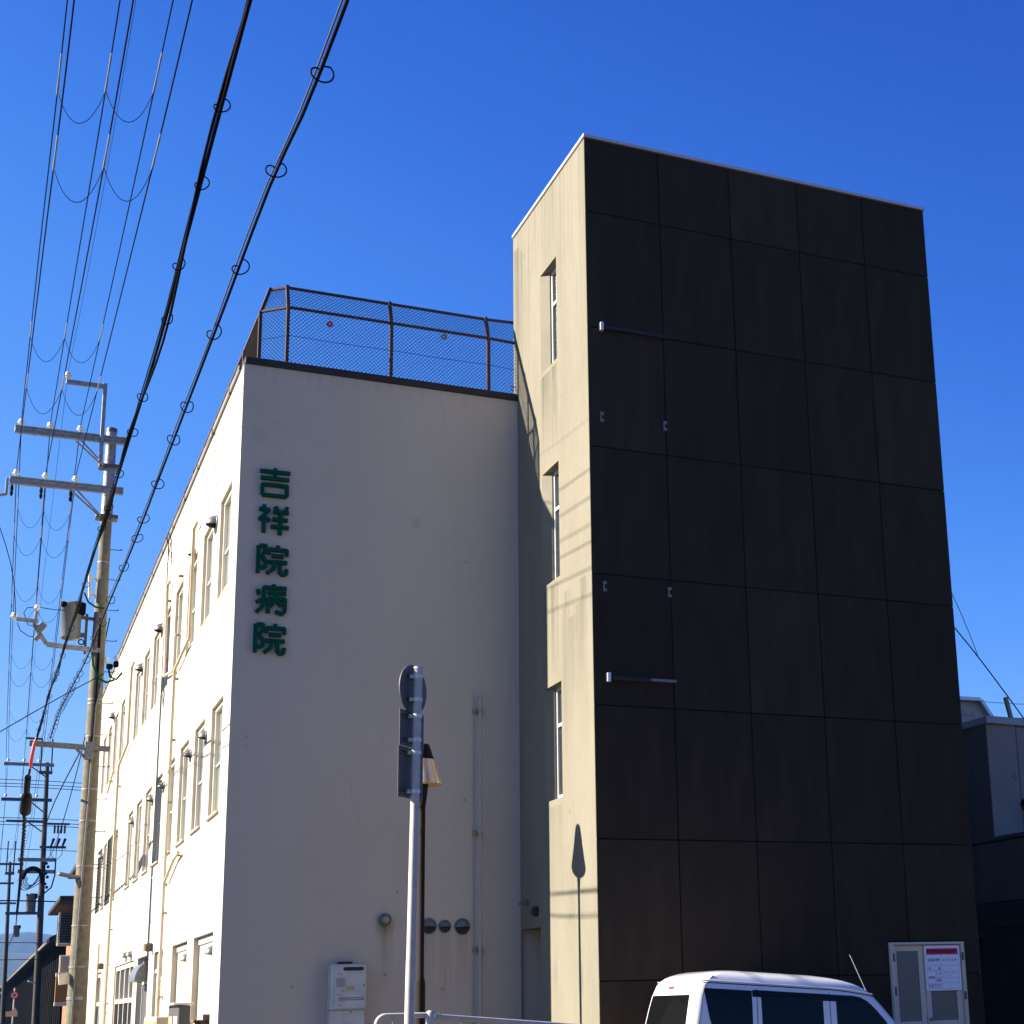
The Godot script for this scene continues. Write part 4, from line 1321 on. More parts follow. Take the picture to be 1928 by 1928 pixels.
func far_pole(label: String, x: float, z: float, top: float, s: float):
	var p := thing("utility_pole", label, "utility pole", Vector3.ZERO, "utility poles along the street")
	var b := MB.new()
	var lean := -0.30 if s == 1.0 else -0.3
	b.tube([Vector3(x, -0.3, z), Vector3(x + lean * 0.5, top * 0.5, z), Vector3(x + lean, top, z)], [0.185, 0.15, 0.10], 18)
	obj("shaft", b, M.pole_shaded, p)
	var xt := x + lean
	if s == 1.0:
		cross_arm(p, -2.2, 0.18, 14.0, z + 0.15, 0.16)
		cross_arm(p, -2.2, 0.18, 12.2, z + 0.15, 0.16, M.steel_dark)
		cross_arm(p, -1.9, -0.15, 11.12, z + 0.15, 0.10, M.steel_dark)
		cross_arm(p, 0.0, 1.1, 11.0, z + 0.15, 0.10, M.steel_dark)
		cross_arm(p, -0.25, 1.0, 9.82, z + 0.15, 0.12, M.steel_dark)
		cross_arm(p, -1.22, 0.55, 9.18, z + 0.18, 0.18)
		cross_arm(p, -1.2, 0.52, 8.59, z + 0.18, 0.18)
		cross_arm(p, -1.62, 0.0, 6.53, z + 0.15, 0.14, M.steel_dark)
		for q in [14.0, 12.2]:
			for xx in [-2.0, -1.25, -0.55]: insulator(p, Vector3(xx, q + 0.09, z + 0.15), 1.3)
		var fr := MB.new()
		fr.bar(Vector3(-0.46, 13.6, z + 0.1), Vector3(-0.47, 15.36, z + 0.1), 0.07, 0.07)
		fr.bar(Vector3(0.06, 13.6, z + 0.1), Vector3(0.03, 15.36, z + 0.1), 0.07, 0.07)
		fr.bar(Vector3(-0.47, 15.34, z + 0.1), Vector3(-1.25, 15.36, z + 0.1), 0.08, 0.10)
		fr.bar(Vector3(-0.52, 13.62, z + 0.1), Vector3(0.12, 13.62, z + 0.1), 0.1, 0.16)
		obj("top_frame", fr, M.steel_dark, p)
		for q in [[13.4, -0.9], [11.6, -0.8], [10.6, -0.9]]:
			var br := MB.new()
			br.bar(Vector3(-0.2, q[0], z + 0.12), Vector3(q[1], q[0] + 0.5, z + 0.12), 0.06, 0.06)
			obj("brace", br, M.steel_dark, p)
		var sw := MB.new()
		for i in 4:
			sw.bbox(Vector3(0.40 + i * 0.16, 10.72, z + 0.2), Vector3(0.10, 0.42, 0.12), 0.03)
		obj("switch_gear", sw, M.steel_dark, p)
		var ct := MB.new()
		for i in 3:
			ct.tube([Vector3(0.28 + i * 0.27, 9.86, z + 0.2), Vector3(0.40 + i * 0.27, 10.26, z + 0.2)], [0.045, 0.07], 8)
			ct.tube([Vector3(0.28 + i * 0.27, 9.86, z + 0.2), Vector3(0.28 + i * 0.27, 9.45, z + 0.2), Vector3(0.55, 9.15, z + 0.2)], 0.016, 5)
		ct.tube([Vector3(0.55, 9.15, z + 0.2), Vector3(0.55, 8.4, z + 0.2), Vector3(0.42, 7.8, z + 0.2), Vector3(0.1, 7.5, z + 0.2)], 0.04, 6)
		obj("cable_heads", ct, M.black_rubber, p)
		can(p, -0.47, 6.60, 7.48, z + 0.1, 0.235)
		var hd := MB.new()
		hd.tube(along([Vector3(-0.95, 8.2, z + 0.3), Vector3(-0.8, 8.6, z + 0.3), Vector3(-0.45, 8.75, z + 0.3), Vector3(-0.1, 8.5, z + 0.3), Vector3(0.0, 8.0, z + 0.3)], 16), 0.11, 8)
		obj("hose_loop", hd, M.black_rubber, p)
		for i in 9:
			var hb := MB.new()
			hb.bbox(Vector3(0.12 + 0.10 * sin(i * 2.1), 9.0 - i * 0.17, z + 0.2), Vector3(0.14, 0.14, 0.12), 0.03)
			obj("terminal_box", hb, M.black_rubber, p)
		for k in 5:
			var hw := MB.new()
			hw.tube(along([Vector3(-0.9 + 0.05 * k, 8.5 - 0.06 * k, z + 0.3), Vector3(-1.05 + 0.08 * k, 8.0, z + 0.3), Vector3(-0.8 + 0.1 * k, 7.65 + 0.08 * k, z + 0.3), Vector3(0.0, 8.1 + 0.2 * k, z + 0.3)], 14), 0.022, 6)
			obj("drop_loop", hw, M.black_rubber, p)
		var lm := MB.new()
		lm.bbox(Vector3(-0.2, 3.18, z + 0.3), Vector3(0.36, 0.08, 0.14), 0.03, Basis(Vector3.BACK, -0.25))
		obj("street_light", lm, M.white_frame, p)
	else:
		cross_arm(p, -2.4, 0.0, 12.42, z + 0.15, 0.16, M.steel_dark)
		cross_arm(p, -2.3, -0.55, 11.03, z + 0.15, 0.14, M.steel_dark)
		cross_arm(p, -2.2, -0.3, 9.6, z + 0.15, 0.14, M.steel_dark)
		var fr := MB.new()
		fr.bar(Vector3(xt - 0.22, 11.7, z + 0.1), Vector3(xt - 0.22, 14.1, z + 0.1), 0.09, 0.09)
		fr.bar(Vector3(xt + 0.26, 11.7, z + 0.1), Vector3(xt + 0.26, 14.1, z + 0.1), 0.09, 0.09)
		fr.bar(Vector3(xt - 0.3, 11.75, z + 0.1), Vector3(xt + 0.34, 11.75, z + 0.1), 0.1, 0.2)
		obj("top_frame", fr, M.steel_dark, p)
		can(p, -0.15, 7.2, 8.0, z + 0.2, 0.22)

# ---------------------------------------------------------------- wires
func along(pts: Array, n: int) -> Array:
	# smooth curve through points
	var c := Curve3D.new()
	for i in pts.size():
		var a: Vector3 = pts[maxi(i - 1, 0)]
		var b: Vector3 = pts[mini(i + 1, pts.size() - 1)]
		var d := (b - a) / 6.0
		c.add_point(pts[i], -d, d)
	var out := []
	for i in n + 1: out.append(c.sample_baked(c.get_baked_length() * i / n, true))
	return out

func line(called: String, label: String, pts: Array, r: float, m: Material, group: String, category := "cable", n := 40) -> Node3D:
	var b := MB.new()
	b.tube(along(pts, n), r, 6)
	var o := obj(called, b, m)
	tag(o, label, category, group)
	return o

func at_z(pts: Array, z: float) -> Vector3:
	for i in pts.size() - 1:
		var a: Vector3 = pts[i]
		var b: Vector3 = pts[i + 1]
		if (a.z - z) * (b.z - z) <= 0 and a.z != b.z: return a.lerp(b, (z - a.z) / (b.z - a.z))
	return pts[-1]

# wire bridging three line wires, hanging in two loops, with grey sleeves where it is tied on
func jumper(label: String, p: Array, z: float):
	var root := thing("jumper_wire", label, "jumper wire", Vector3.ZERO, "jumper wires between the power lines")
	var q := []
	for w in p: q.append(at_z(w, z))
	for k in 2:
		var a: Vector3 = q[k]
		var c: Vector3 = q[k + 1]
		var pts := []
		for i in 15:
			var t := i / 14.0
			pts.append(a.lerp(c, t) + Vector3(0, -1.9 * t * (1 - t) - 0.03, 0.12 * sin(PI * t)))
		var b := MB.new()
		b.tube(pts, 0.0045, 5)
		obj("loop", b, M.wire, root)
	for k in 3:
		var w: Array = p[k]
		var b := MB.new()
		b.tube([at_z(w, z - 0.12), at_z(w, z + 0.05), at_z(w, z + 0.3), at_z(w, z + 0.62), at_z(w, z + 0.75)], [0.010, 0.013, 0.0085, 0.011, 0.008], 6)
		obj("sleeve", b, M.sleeve, root)

func wires():
	var za := -9.45
	# near span: from the frame's top down to the near pole
	var up := []
	var low := []
	var side := ["leftmost", "middle", "rightmost"]
	var ux := [-2.86, -2.33, -1.775]
	var lx := [-2.88, -2.35, -1.80]
	var utop := [Vector3(-2.814, 11.416, 6.5), Vector3(-2.316, 11.553, 6.5), Vector3(-1.799, 11.694, 6.5)]
	var umid := [Vector3(-2.848, 11.75, 0.0), Vector3(-2.339, 11.845, 0.0), Vector3(-1.809, 11.944, 0.0)]
	var ltop := [Vector3(-2.786, 10.055, 8.5), Vector3(-2.301, 10.188, 8.5), Vector3(-1.801, 10.325, 8.5)]
	var lmid := [Vector3(-2.825, 10.529, 2.5), Vector3(-2.314, 10.625, 2.5), Vector3(-1.804, 10.72, 2.5)]
	for k in 3:
		var pts := [Vector3(utop[k].x + 0.01, utop[k].y + 0.25, 26.0), Vector3(utop[k].x, utop[k].y - 0.12, 15.0), utop[k], umid[k], Vector3(ux[k], 12.87, za)]
		line("power_line", side[k] + " wire of the upper three power lines above the near pole", pts, 0.0075, M.wire, "power lines over the street")
		up.append(pts)
		pts = [Vector3(ltop[k].x, ltop[k].y + 0.15, 26.0), Vector3(ltop[k].x, ltop[k].y - 0.1, 16.0), ltop[k], lmid[k], Vector3(lx[k], 11.81, za)]
		line("power_line", side[k] + " wire of the lower three power lines above the near pole", pts, 0.008, M.wire, "power lines over the street")
		low.append(pts)
	line("ground_wire", "hair-thin earth wire running to the bracket atop the near pole", [Vector3(-2.08, 12.8, 26), Vector3(-2.076, 12.645, 5.0), Vector3(-2.075, 13.06, -2.4), Vector3(-2.075, 13.95, za)], 0.003, M.wire, "power lines over the street")
	jumper("looping jumper wire nearest the top of the frame, on the upper lines", [sample(up[0]), sample(up[1]), sample(up[2])], 4.75)
	jumper("looping jumper wire on the upper lines just above the near pole", [sample(up[0]), sample(up[1]), sample(up[2])], -3.7)
	jumper("looping jumper wire on the lower lines high in the frame", [sample(low[0]), sample(low[1]), sample(low[2])], 5.2)
	jumper("looping jumper wire on the lower lines close to the near pole", [sample(low[0]), sample(low[1]), sample(low[2])], -3.4)
	# far span: near pole to the second pole
	var fu := []
	var fl := []
	for k in 3:
		var e: Vector3 = [Vector3(-2.0, 14.2, -61.85), Vector3(-1.25, 14.2, -61.85), Vector3(-0.55, 14.2, -61.85)][k]
		var pts := [Vector3(ux[k], 12.87, za), Vector3(lerpf(ux[k], e.x, 0.5), 12.75, -36), e]
		line("power_line", side[k] + " upper wire between the near and the second pole", pts, 0.0085, M.wire, "power lines down the street")
		fu.append(sample(pts))
		var e2 := e + Vector3(0, -1.8, 0)
		pts = [Vector3(lx[k], 11.81, za), Vector3(lerpf(lx[k], e2.x, 0.5), 11.35, -36), e2]
		line("power_line", side[k] + " lower wire between the near and the second pole", pts, 0.0085, M.wire, "power lines down the street")
		fl.append(sample(pts))
		pts = [e, Vector3(e.x + 0.2, 12.2, -82), Vector3(e.x * 0.8 - 0.2, 12.6, -100)]
		line("power_line", side[k] + " upper wire between the second and the farthest pole", pts, 0.01, M.wire, "power lines far down the street")
		pts = [e2, Vector3(e2.x + 0.2, 10.4, -82), Vector3(e2.x * 0.8 - 0.2, 11.1, -100)]
		line("power_line", side[k] + " lower wire between the second and the farthest pole", pts, 0.01, M.wire, "power lines far down the street")
	var word := ["nearest", "second", "third", "fourth"]
	for i in 4:
		jumper(word[i] + " looping jumper on the upper wires beyond the near pole", fu, [-15.0, -21.5, -30.0, -41.0][i])
		jumper(word[i] + " looping jumper on the lower wires beyond the near pole", fl, [-13.5, -19.0, -26.5, -36.0][i])
	line("ground_wire", "hair-thin earth wire from the near pole to the second pole", [Vector3(-2.075, 13.95, za), Vector3(-1.7, 14.3, -36), Vector3(-1.2, 15.45, -61.9)], 0.004, M.wire, "power lines down the street")
	# the two thick cables with hanger rings
	cable("thick black bundled cable with ring hangers ending at the red cover on the telecom arm", [Vector3(-2.1, 6.7, 30), Vector3(-2.1, 6.3, 21), Vector3(-2.11, 6.14, 14.4), Vector3(-2.11, 6.06, 12), Vector3(-2.11, 6.0, 10.6), Vector3(-2.11, 6.1, 8), Vector3(-2.11, 6.22, 5), Vector3(-2.11, 6.34, 1.9), Vector3(-2.11, 6.52, -2), Vector3(-2.12, 6.66, -5), Vector3(-2.13, 6.70, -7.5), Vector3(-2.165, 6.60, -9.2), Vector3(-2.18, 6.50, -9.37)], 0.0105, [13.59, 12.79, 11.81, 11.07, 9.54, 8.64, 7.41, 6.27, 5.49, 2.89, 1.83, 0.14, -2.0, -3.7, -4.3, -6.0, -7.5, -8.3, -8.9], 0.038, true)
	var dense := [15.1, 14.04, 12.83, 11.86, 10.46, 9.7, 8.54, 7.51, 6.87, 5.74, 4.14, 2.85, 1.87, 0.2, -1.26, -2.0]
	for i in 17: dense.append(-2.75 - i * 0.41)
	cable("black cable strung with ring hangers crossing in front of the near pole", [Vector3(-1.88, 6.1, 30), Vector3(-1.88, 5.6, 21), Vector3(-1.88, 5.42, 15.6), Vector3(-1.88, 5.56, 13.8), Vector3(-1.88, 5.60, 11.8), Vector3(-1.88, 5.68, 8.9), Vector3(-1.89, 5.72, 6.4), Vector3(-1.90, 5.82, 4), Vector3(-1.90, 5.98, 0.4), Vector3(-1.90, 6.18, -2), Vector3(-1.91, 6.38, -4.5), Vector3(-1.92, 6.55, -7), Vector3(-1.94, 6.52, -9.4)], 0.0085, dense, 0.045, false)
	# the bundled cable goes on past the arm, spiral-wrapped, to the far poles
	var sp := line("spiral_cable", "black spiral-wrapped cable with a splice closure below the red cover", [Vector3(-2.25, 5.95, -9.5), Vector3(-2.255, 5.92, -10.5), Vector3(-2.23, 5.78, -11.5), Vector3(-2.21, 5.71, -12), Vector3(-2.20, 5.56, -13), Vector3(-2.12, 5.48, -16), Vector3(-2.03, 5.45, -20), Vector3(-1.84, 5.36, -28), Vector3(-1.54, 5.32, -42), Vector3(-1.13, 5.62, -62), Vector3(-0.6, 6.6, -100)], 0.022, M.black_rubber, "cables with ring hangers", "cable", 80)
	var cl := MB.new()
	cl.tube([Vector3(-2.255, 5.93, -10.4), Vector3(-2.235, 5.79, -11.4)], 0.06, 10)
	cl.tube([Vector3(-2.225, 5.76, -11.6), Vector3(-2.22, 5.74, -11.75), Vector3(-2.20, 5.58, -12.8), Vector3(-2.20, 5.55, -12.95)], [0.05, 0.10, 0.115, 0.05], 12)
	obj("splice_closure", cl, M.black_rubber, sp)
	var spun := MB.new()
	var sp_path := along([Vector3(-2.20, 5.55, -13.1), Vector3(-2.12, 5.48, -16), Vector3(-2.03, 5.45, -20), Vector3(-1.84, 5.36, -28), Vector3(-1.54, 5.32, -42)], 260)
	var sp_pts := []
	for i in 261: sp_pts.append(sp_path[i] + Vector3(cos(i * 1.1), sin(i * 1.1), 0) * 0.035)
	spun.tube(sp_pts, 0.016, 5)
	obj("spiral_wrap", spun, M.black_rubber, sp)
	# service wires crossing the street farther off
	var ends := [[13.05, 12.7, -61], [12.85, 12.45, -61], [12.7, 12.25, -61], [11.15, 10.95, -61], [10.95, 10.7, -61], [10.8, 10.5, -61], [7.0, 6.7, -60], [9.6, 9.4, -61], [5.0, 4.7, -60], [4.2, 4.2, -60]]
	var place := ["topmost", "second", "third", "fourth", "fifth", "sixth", "thick low", "seventh", "lowest but one", "lowest"]
	for i in ends.size():
		var e: Array = ends[i]
		line("service_wire", place[i] + " thin service wire crossing the street at the second pole", [Vector3(-14, e[0] - 0.3, e[2] + 2), Vector3(-0.1, e[0], e[2]), Vector3(9, e[1] - 0.8, e[2] + 4)], 0.018 if i != 6 else 0.035, M.wire, "service wires crossing the street", "cable", 20)
	line("service_wire", "slanting wire from the near pole's shaft to the left edge", [Vector3(-1.05, 7.85, -9.45), Vector3(-2.2, 7.0, -9.0), Vector3(-5.0, 4.8, -8.0)], 0.01, M.wire, "service wires crossing the street", "cable", 16)
	line("service_wire", "slanting wire rising left beside the transformer to the frame edge", [Vector3(-2.7, 8.85, -9.4), Vector3(-3.0, 10.1, -8.6), Vector3(-4.6, 13.0, -6)], 0.008, M.wire, "service wires crossing the street", "cable", 16)
	line("service_wire", "low wire hanging from the telecom arm to the second pole", [Vector3(-1.4, 6.3, -9.5), Vector3(-1.55, 6.0, -20), Vector3(-0.1, 8.5, -61)], 0.012, M.wire, "service wires crossing the street", "cable", 24)
	line("service_wire", "wire falling from the near pole's top toward the hospital eaves", [Vector3(-1.0, 9.0, -9.6), Vector3(-0.9, 7.4, -20), Vector3(-0.7, 7.0, -36), Vector3(-0.1, 9.2, -61)], 0.012, M.wire, "service wires crossing the street", "cable", 24)
	# wires behind the tower on the right
	line("service_wire", "thin slack wire emerging from behind the tower's right edge", [Vector3(14.5, 14.0, -6), Vector3(16.44, 9.94, -6), Vector3(16.97, 8.62, -6)], 0.008, M.wire, "wires right of the tower", "cable", 12)
	line("service_wire", "thick twisted wire running down right of the tower", [Vector3(14.5, 11.4, -6), Vector3(16.43, 9.21, -6), Vector3(16.97, 8.62, -6), Vector3(18.08, 7.27, -6), Vector3(19.5, 5.4, -6)], 0.014, M.black_rubber, "wires right of the tower", "cable", 16)
	line("service_wire", "upper far horizontal wire above the annex roof", [Vector3(28, 13.5, -30), Vector3(36, 13.1, -30), Vector3(48, 13.6, -30)], 0.012, M.wire, "wires right of the tower", "cable", 12)
	line("service_wire", "lower far horizontal wire above the annex roof", [Vector3(28, 12.9, -30), Vector3(36, 12.5, -30), Vector3(48, 12.9, -30)], 0.012, M.wire, "wires right of the tower", "cable", 12)

func sample(pts: Array) -> Array:
	return along(pts, 60)

func cable(label: String, pts: Array, r: float, ring_z: Array, ring_r: float, bundled: bool):
	var root := thing("overhead_cable", label, "cable", Vector3.ZERO, "cables with ring hangers")
	var path := along(pts, 90)
	var b := MB.new()
	b.tube(path, r, 8)
	obj("core", b, M.black_rubber, root)
	var ms := []
	for i in path.size():
		var p: Vector3 = path[i]
		ms.append(p + Vector3(-0.008, r + 0.008 + 0.03 * absf(sin(p.z * 1.1)), 0))
	var m := MB.new()
	m.tube(ms, 0.0045, 6)
	obj("support_wire", m, M.steel_dark if not bundled else M.black_rubber, root)
	if bundled:
		var s := []
		for i in path.size():
			var p: Vector3 = path[i]
			s.append(p + Vector3(0.02 * sin(p.z * 1.3), 0.018 * cos(p.z * 0.9) - 0.006, 0))
		var t := MB.new()
		t.tube(s, 0.0085, 6)
		obj("second_strand", t, M.black_rubber, root)
	for z in ring_z:
		var c := at_z(path, z)
		var g := MB.new()
		var lp := []
		var wob := 0.12 * sin(z * 7.0)
		for i in 19:
			var t := i / 18.0
			var a := PI * (0.62 + wob) + TAU * 0.86 * t
			var rr := ring_r * (1.0 - 0.42 * pow(maxf(0.0, 1.0 - t * 5.0), 2.0) + 0.10 * sin(a * 2.0 + z))
			lp.append(c + Vector3(cos(a) * rr + 0.008 * sin(z * 3.0), sin(a) * rr - ring_r * 0.25, 0.04 * (t - 0.5)))
		lp.append(c + Vector3(0.0, r, 0.03))
		g.tube(lp, 0.0042, 5)
		obj("hanger_ring", g, M.black_rubber, root)
		var h := MB.new()
		h.tube([c + Vector3(0, r + 0.02, 0.06), c + Vector3(0.005, r + 0.006, 0.10), c + Vector3(0.012, r + 0.03, 0.115)], 0.004, 5)
		obj("tie", h, M.black_rubber, root)

# ---------------------------------------------------------------- roof fence
func chain_link(p0: Vector3, p1: Vector3, q0: Vector3, q1: Vector3, root: Node3D, called := "chain_link"):
	# diamond mesh between a bottom edge p0-p1 and a top edge q0-q1
	var b := MB.new()
	var w := p0.distance_to(p1)
	var h := p0.distance_to(q0)
	var pitch := 0.062
	var f := func(u: float, v: float) -> Vector3:
		return p0.lerp(p1, u / w).lerp(q0.lerp(q1, u / w), v / h)
	var n := int((w + h) / pitch)
	for s in [1, -1]:
		for i in n + 1:
			var off := i * pitch
			# line u - v = off - h (rising) or u + v = off (falling)
			var a := Vector2()
			var c := Vector2()
			if s > 0:
				var k := off - h
				a = Vector2(maxf(k, 0), maxf(k, 0) - k)
				c = Vector2(minf(w, h + k), minf(w, h + k) - k)
			else:
				a = Vector2(maxf(0, off - h), minf(off, h))
				c = Vector2(minf(w, off), maxf(0, off - w))
			if a.distance_to(c) < 0.01 or a.y < -0.001 or c.y < -0.001 or a.y > h + 0.001: continue
			b.tube([f.call(a.x, a.y), f.call(c.x, c.y)], 0.0034, 4, false)
	var o := obj(called, b, M.mesh_wire, root)
	o.set_meta("kind", "stuff")

func roof_fence():
	var root := thing("roof_fence", "rusty brown chain-link fence round the hospital roof with inward-bent posts", "fence")
	var y0 := 10.69
	var yk := 11.61
	var yt := 12.0
	var base := [Vector3(0.265, y0, -0.4), Vector3(0.62, y0, -0.1), Vector3(2.185, y0, -0.1), Vector3(3.735, y0, -0.1), Vector3(4.62, y0, -0.16)]
	var tips := [Vector3(0.40, yt, -0.42), Vector3(0.62, yt, -0.25), Vector3(2.185, yt, -0.25), Vector3(3.735, yt, -0.25), Vector3(4.62, yt + 0.06, -0.3)]
	for i in range(0, 26):
		base.insert(0, Vector3(0.265, y0, -1.9 - i * 1.5))
		tips.insert(0, Vector3(0.40, yt, -1.9 - i * 1.5))
		if -1.9 - i * 1.5 < FAR + 1.5: break
	for i in base.size():
		var k: Vector3 = base[i] + Vector3(0, yk - y0, 0)
		var b := MB.new()
		b.bar(base[i] - Vector3(0, 0.02, 0), k, 0.05, 0.05)
		b.bar(k - Vector3(0, 0.02, 0), tips[i] + Vector3(0, 0.03, 0), 0.05, 0.05)
		obj("post", b, M.rust_rail, root)
		if i == base.size() - 1: break
		var k2: Vector3 = base[i + 1] + Vector3(0, yk - y0, 0)
		var m := MB.new()
		m.bar(k, k2, 0.036, 0.036)
		obj("middle_rail", m, M.rust_rail, root)
		var t := MB.new()
		t.bar(tips[i], tips[i + 1], 0.036, 0.036)
		obj("top_rail", t, M.rust_rail, root)
		chain_link(base[i], base[i + 1], k, k2, root)
		chain_link(k, k2, tips[i], tips[i + 1], root)
		var wv := MB.new()
		wv.tube([base[i] + Vector3(0, 0.47, 0), base[i].lerp(base[i + 1], 0.5) + Vector3(0, 0.46, 0), base[i + 1] + Vector3(0, 0.47, 0)], 0.004, 5)
		obj("tension_wire", wv, M.mesh_wire, root)
	for q in [[1.234, 11.42, M.red, "red hanging disc on the roof fence near its left corner"], [3.0, 11.50, M.sleeve, "grey hanging disc on the roof fence near the tower"]]:
		var d := thing("hanging_disc", q[3], "reflector disc", Vector3(q[0], q[1], -0.06), "discs hung on the roof fence")
		var r := MB.new()
		r.lathe([Vector2(0.014, -0.002), Vector2(0.05, -0.002), Vector2(0.05, 0.002), Vector2(0.014, 0.002), Vector2(0.014, -0.002)], 20, Transform3D(Basis(Vector3.RIGHT, PI / 2) * Basis(Vector3.BACK, 0.3), Vector3.ZERO), false)
		obj("disc", r, q[2], d)
		var s := MB.new()
		s.tube([Vector3(0, 0.05, 0), Vector3(0, 0.16, -0.02)], 0.003, 4)
		obj("string", s, M.black, d)

# ---------------------------------------------------------------- raised letters
func wall_sign():
	var root := thing("hospital_sign", "five raised dark green characters set vertically on the cream end wall", "sign", Vector3(0.49, 0, 0))
	var chars := [
		[[[3, 16], [97, 16]], [[50, 4], [50, 36]], [[6, 38], [94, 38]], [[12, 92], [12, 59], [88, 59], [88, 92]], [[12, 93], [88, 93]]],
		[[[20, 5], [20, 18]], [[5, 20], [36, 20], [6, 55]], [[20, 42], [20, 95]], [[26, 46], [38, 58]], [[54, 8], [62, 22]], [[92, 8], [83, 22]], [[48, 26], [96, 26]], [[46, 50], [93, 50]], [[42, 74], [97, 74]], [[71, 28], [70, 98]]],
		[[[7, 94], [7, 7]], [[10, 7], [30, 7], [27, 24], [18, 40]], [[19, 42], [31, 56], [28, 74], [16, 78]], [[66, 3], [66, 14]], [[39, 32], [39, 17], [94, 17], [94, 34]], [[48, 37], [84, 37]], [[38, 56], [96, 56]], [[57, 58], [54, 78], [34, 94]], [[74, 58], [74, 88], [82, 95], [93, 92], [95, 76]]],
		[[[58, 3], [58, 12]], [[28, 60], [28, 14], [97, 14]], [[28, 58], [24, 76], [6, 94]], [[9, 22], [13, 38]], [[5, 62], [24, 52]], [[40, 30], [96, 30]], [[42, 94], [42, 48], [93, 48], [93, 86], [85, 95], [64, 88]], [[68, 32], [66, 50], [50, 72]], [[70, 56], [82, 70]]],
	]
	chars.append(chars[2])
	var tops := [9.02, 8.465, 7.86, 7.285, 6.71]
	var names := ["first character", "second", "third", "fourth", "fifth"]
	for i in 5:
		var h := 0.465
		var w := 0.455
		var b := MB.new()
		for k in chars[i].size():
			var pl := PackedVector2Array()
			for q in chars[i][k]: pl.append(Vector2((q[0] / 100.0 - 0.5) * w, tops[i] - q[1] / 100.0 * h))
			for poly in Geometry2D.offset_polyline(pl, 0.0265, Geometry2D.JOIN_ROUND, Geometry2D.END_ROUND):
				b.extrude(poly, 0.045 + 0.0012 * k, Transform3D(Basis(), Vector3(0, 0, 0.006)))
		obj("character", b, M.green, root)

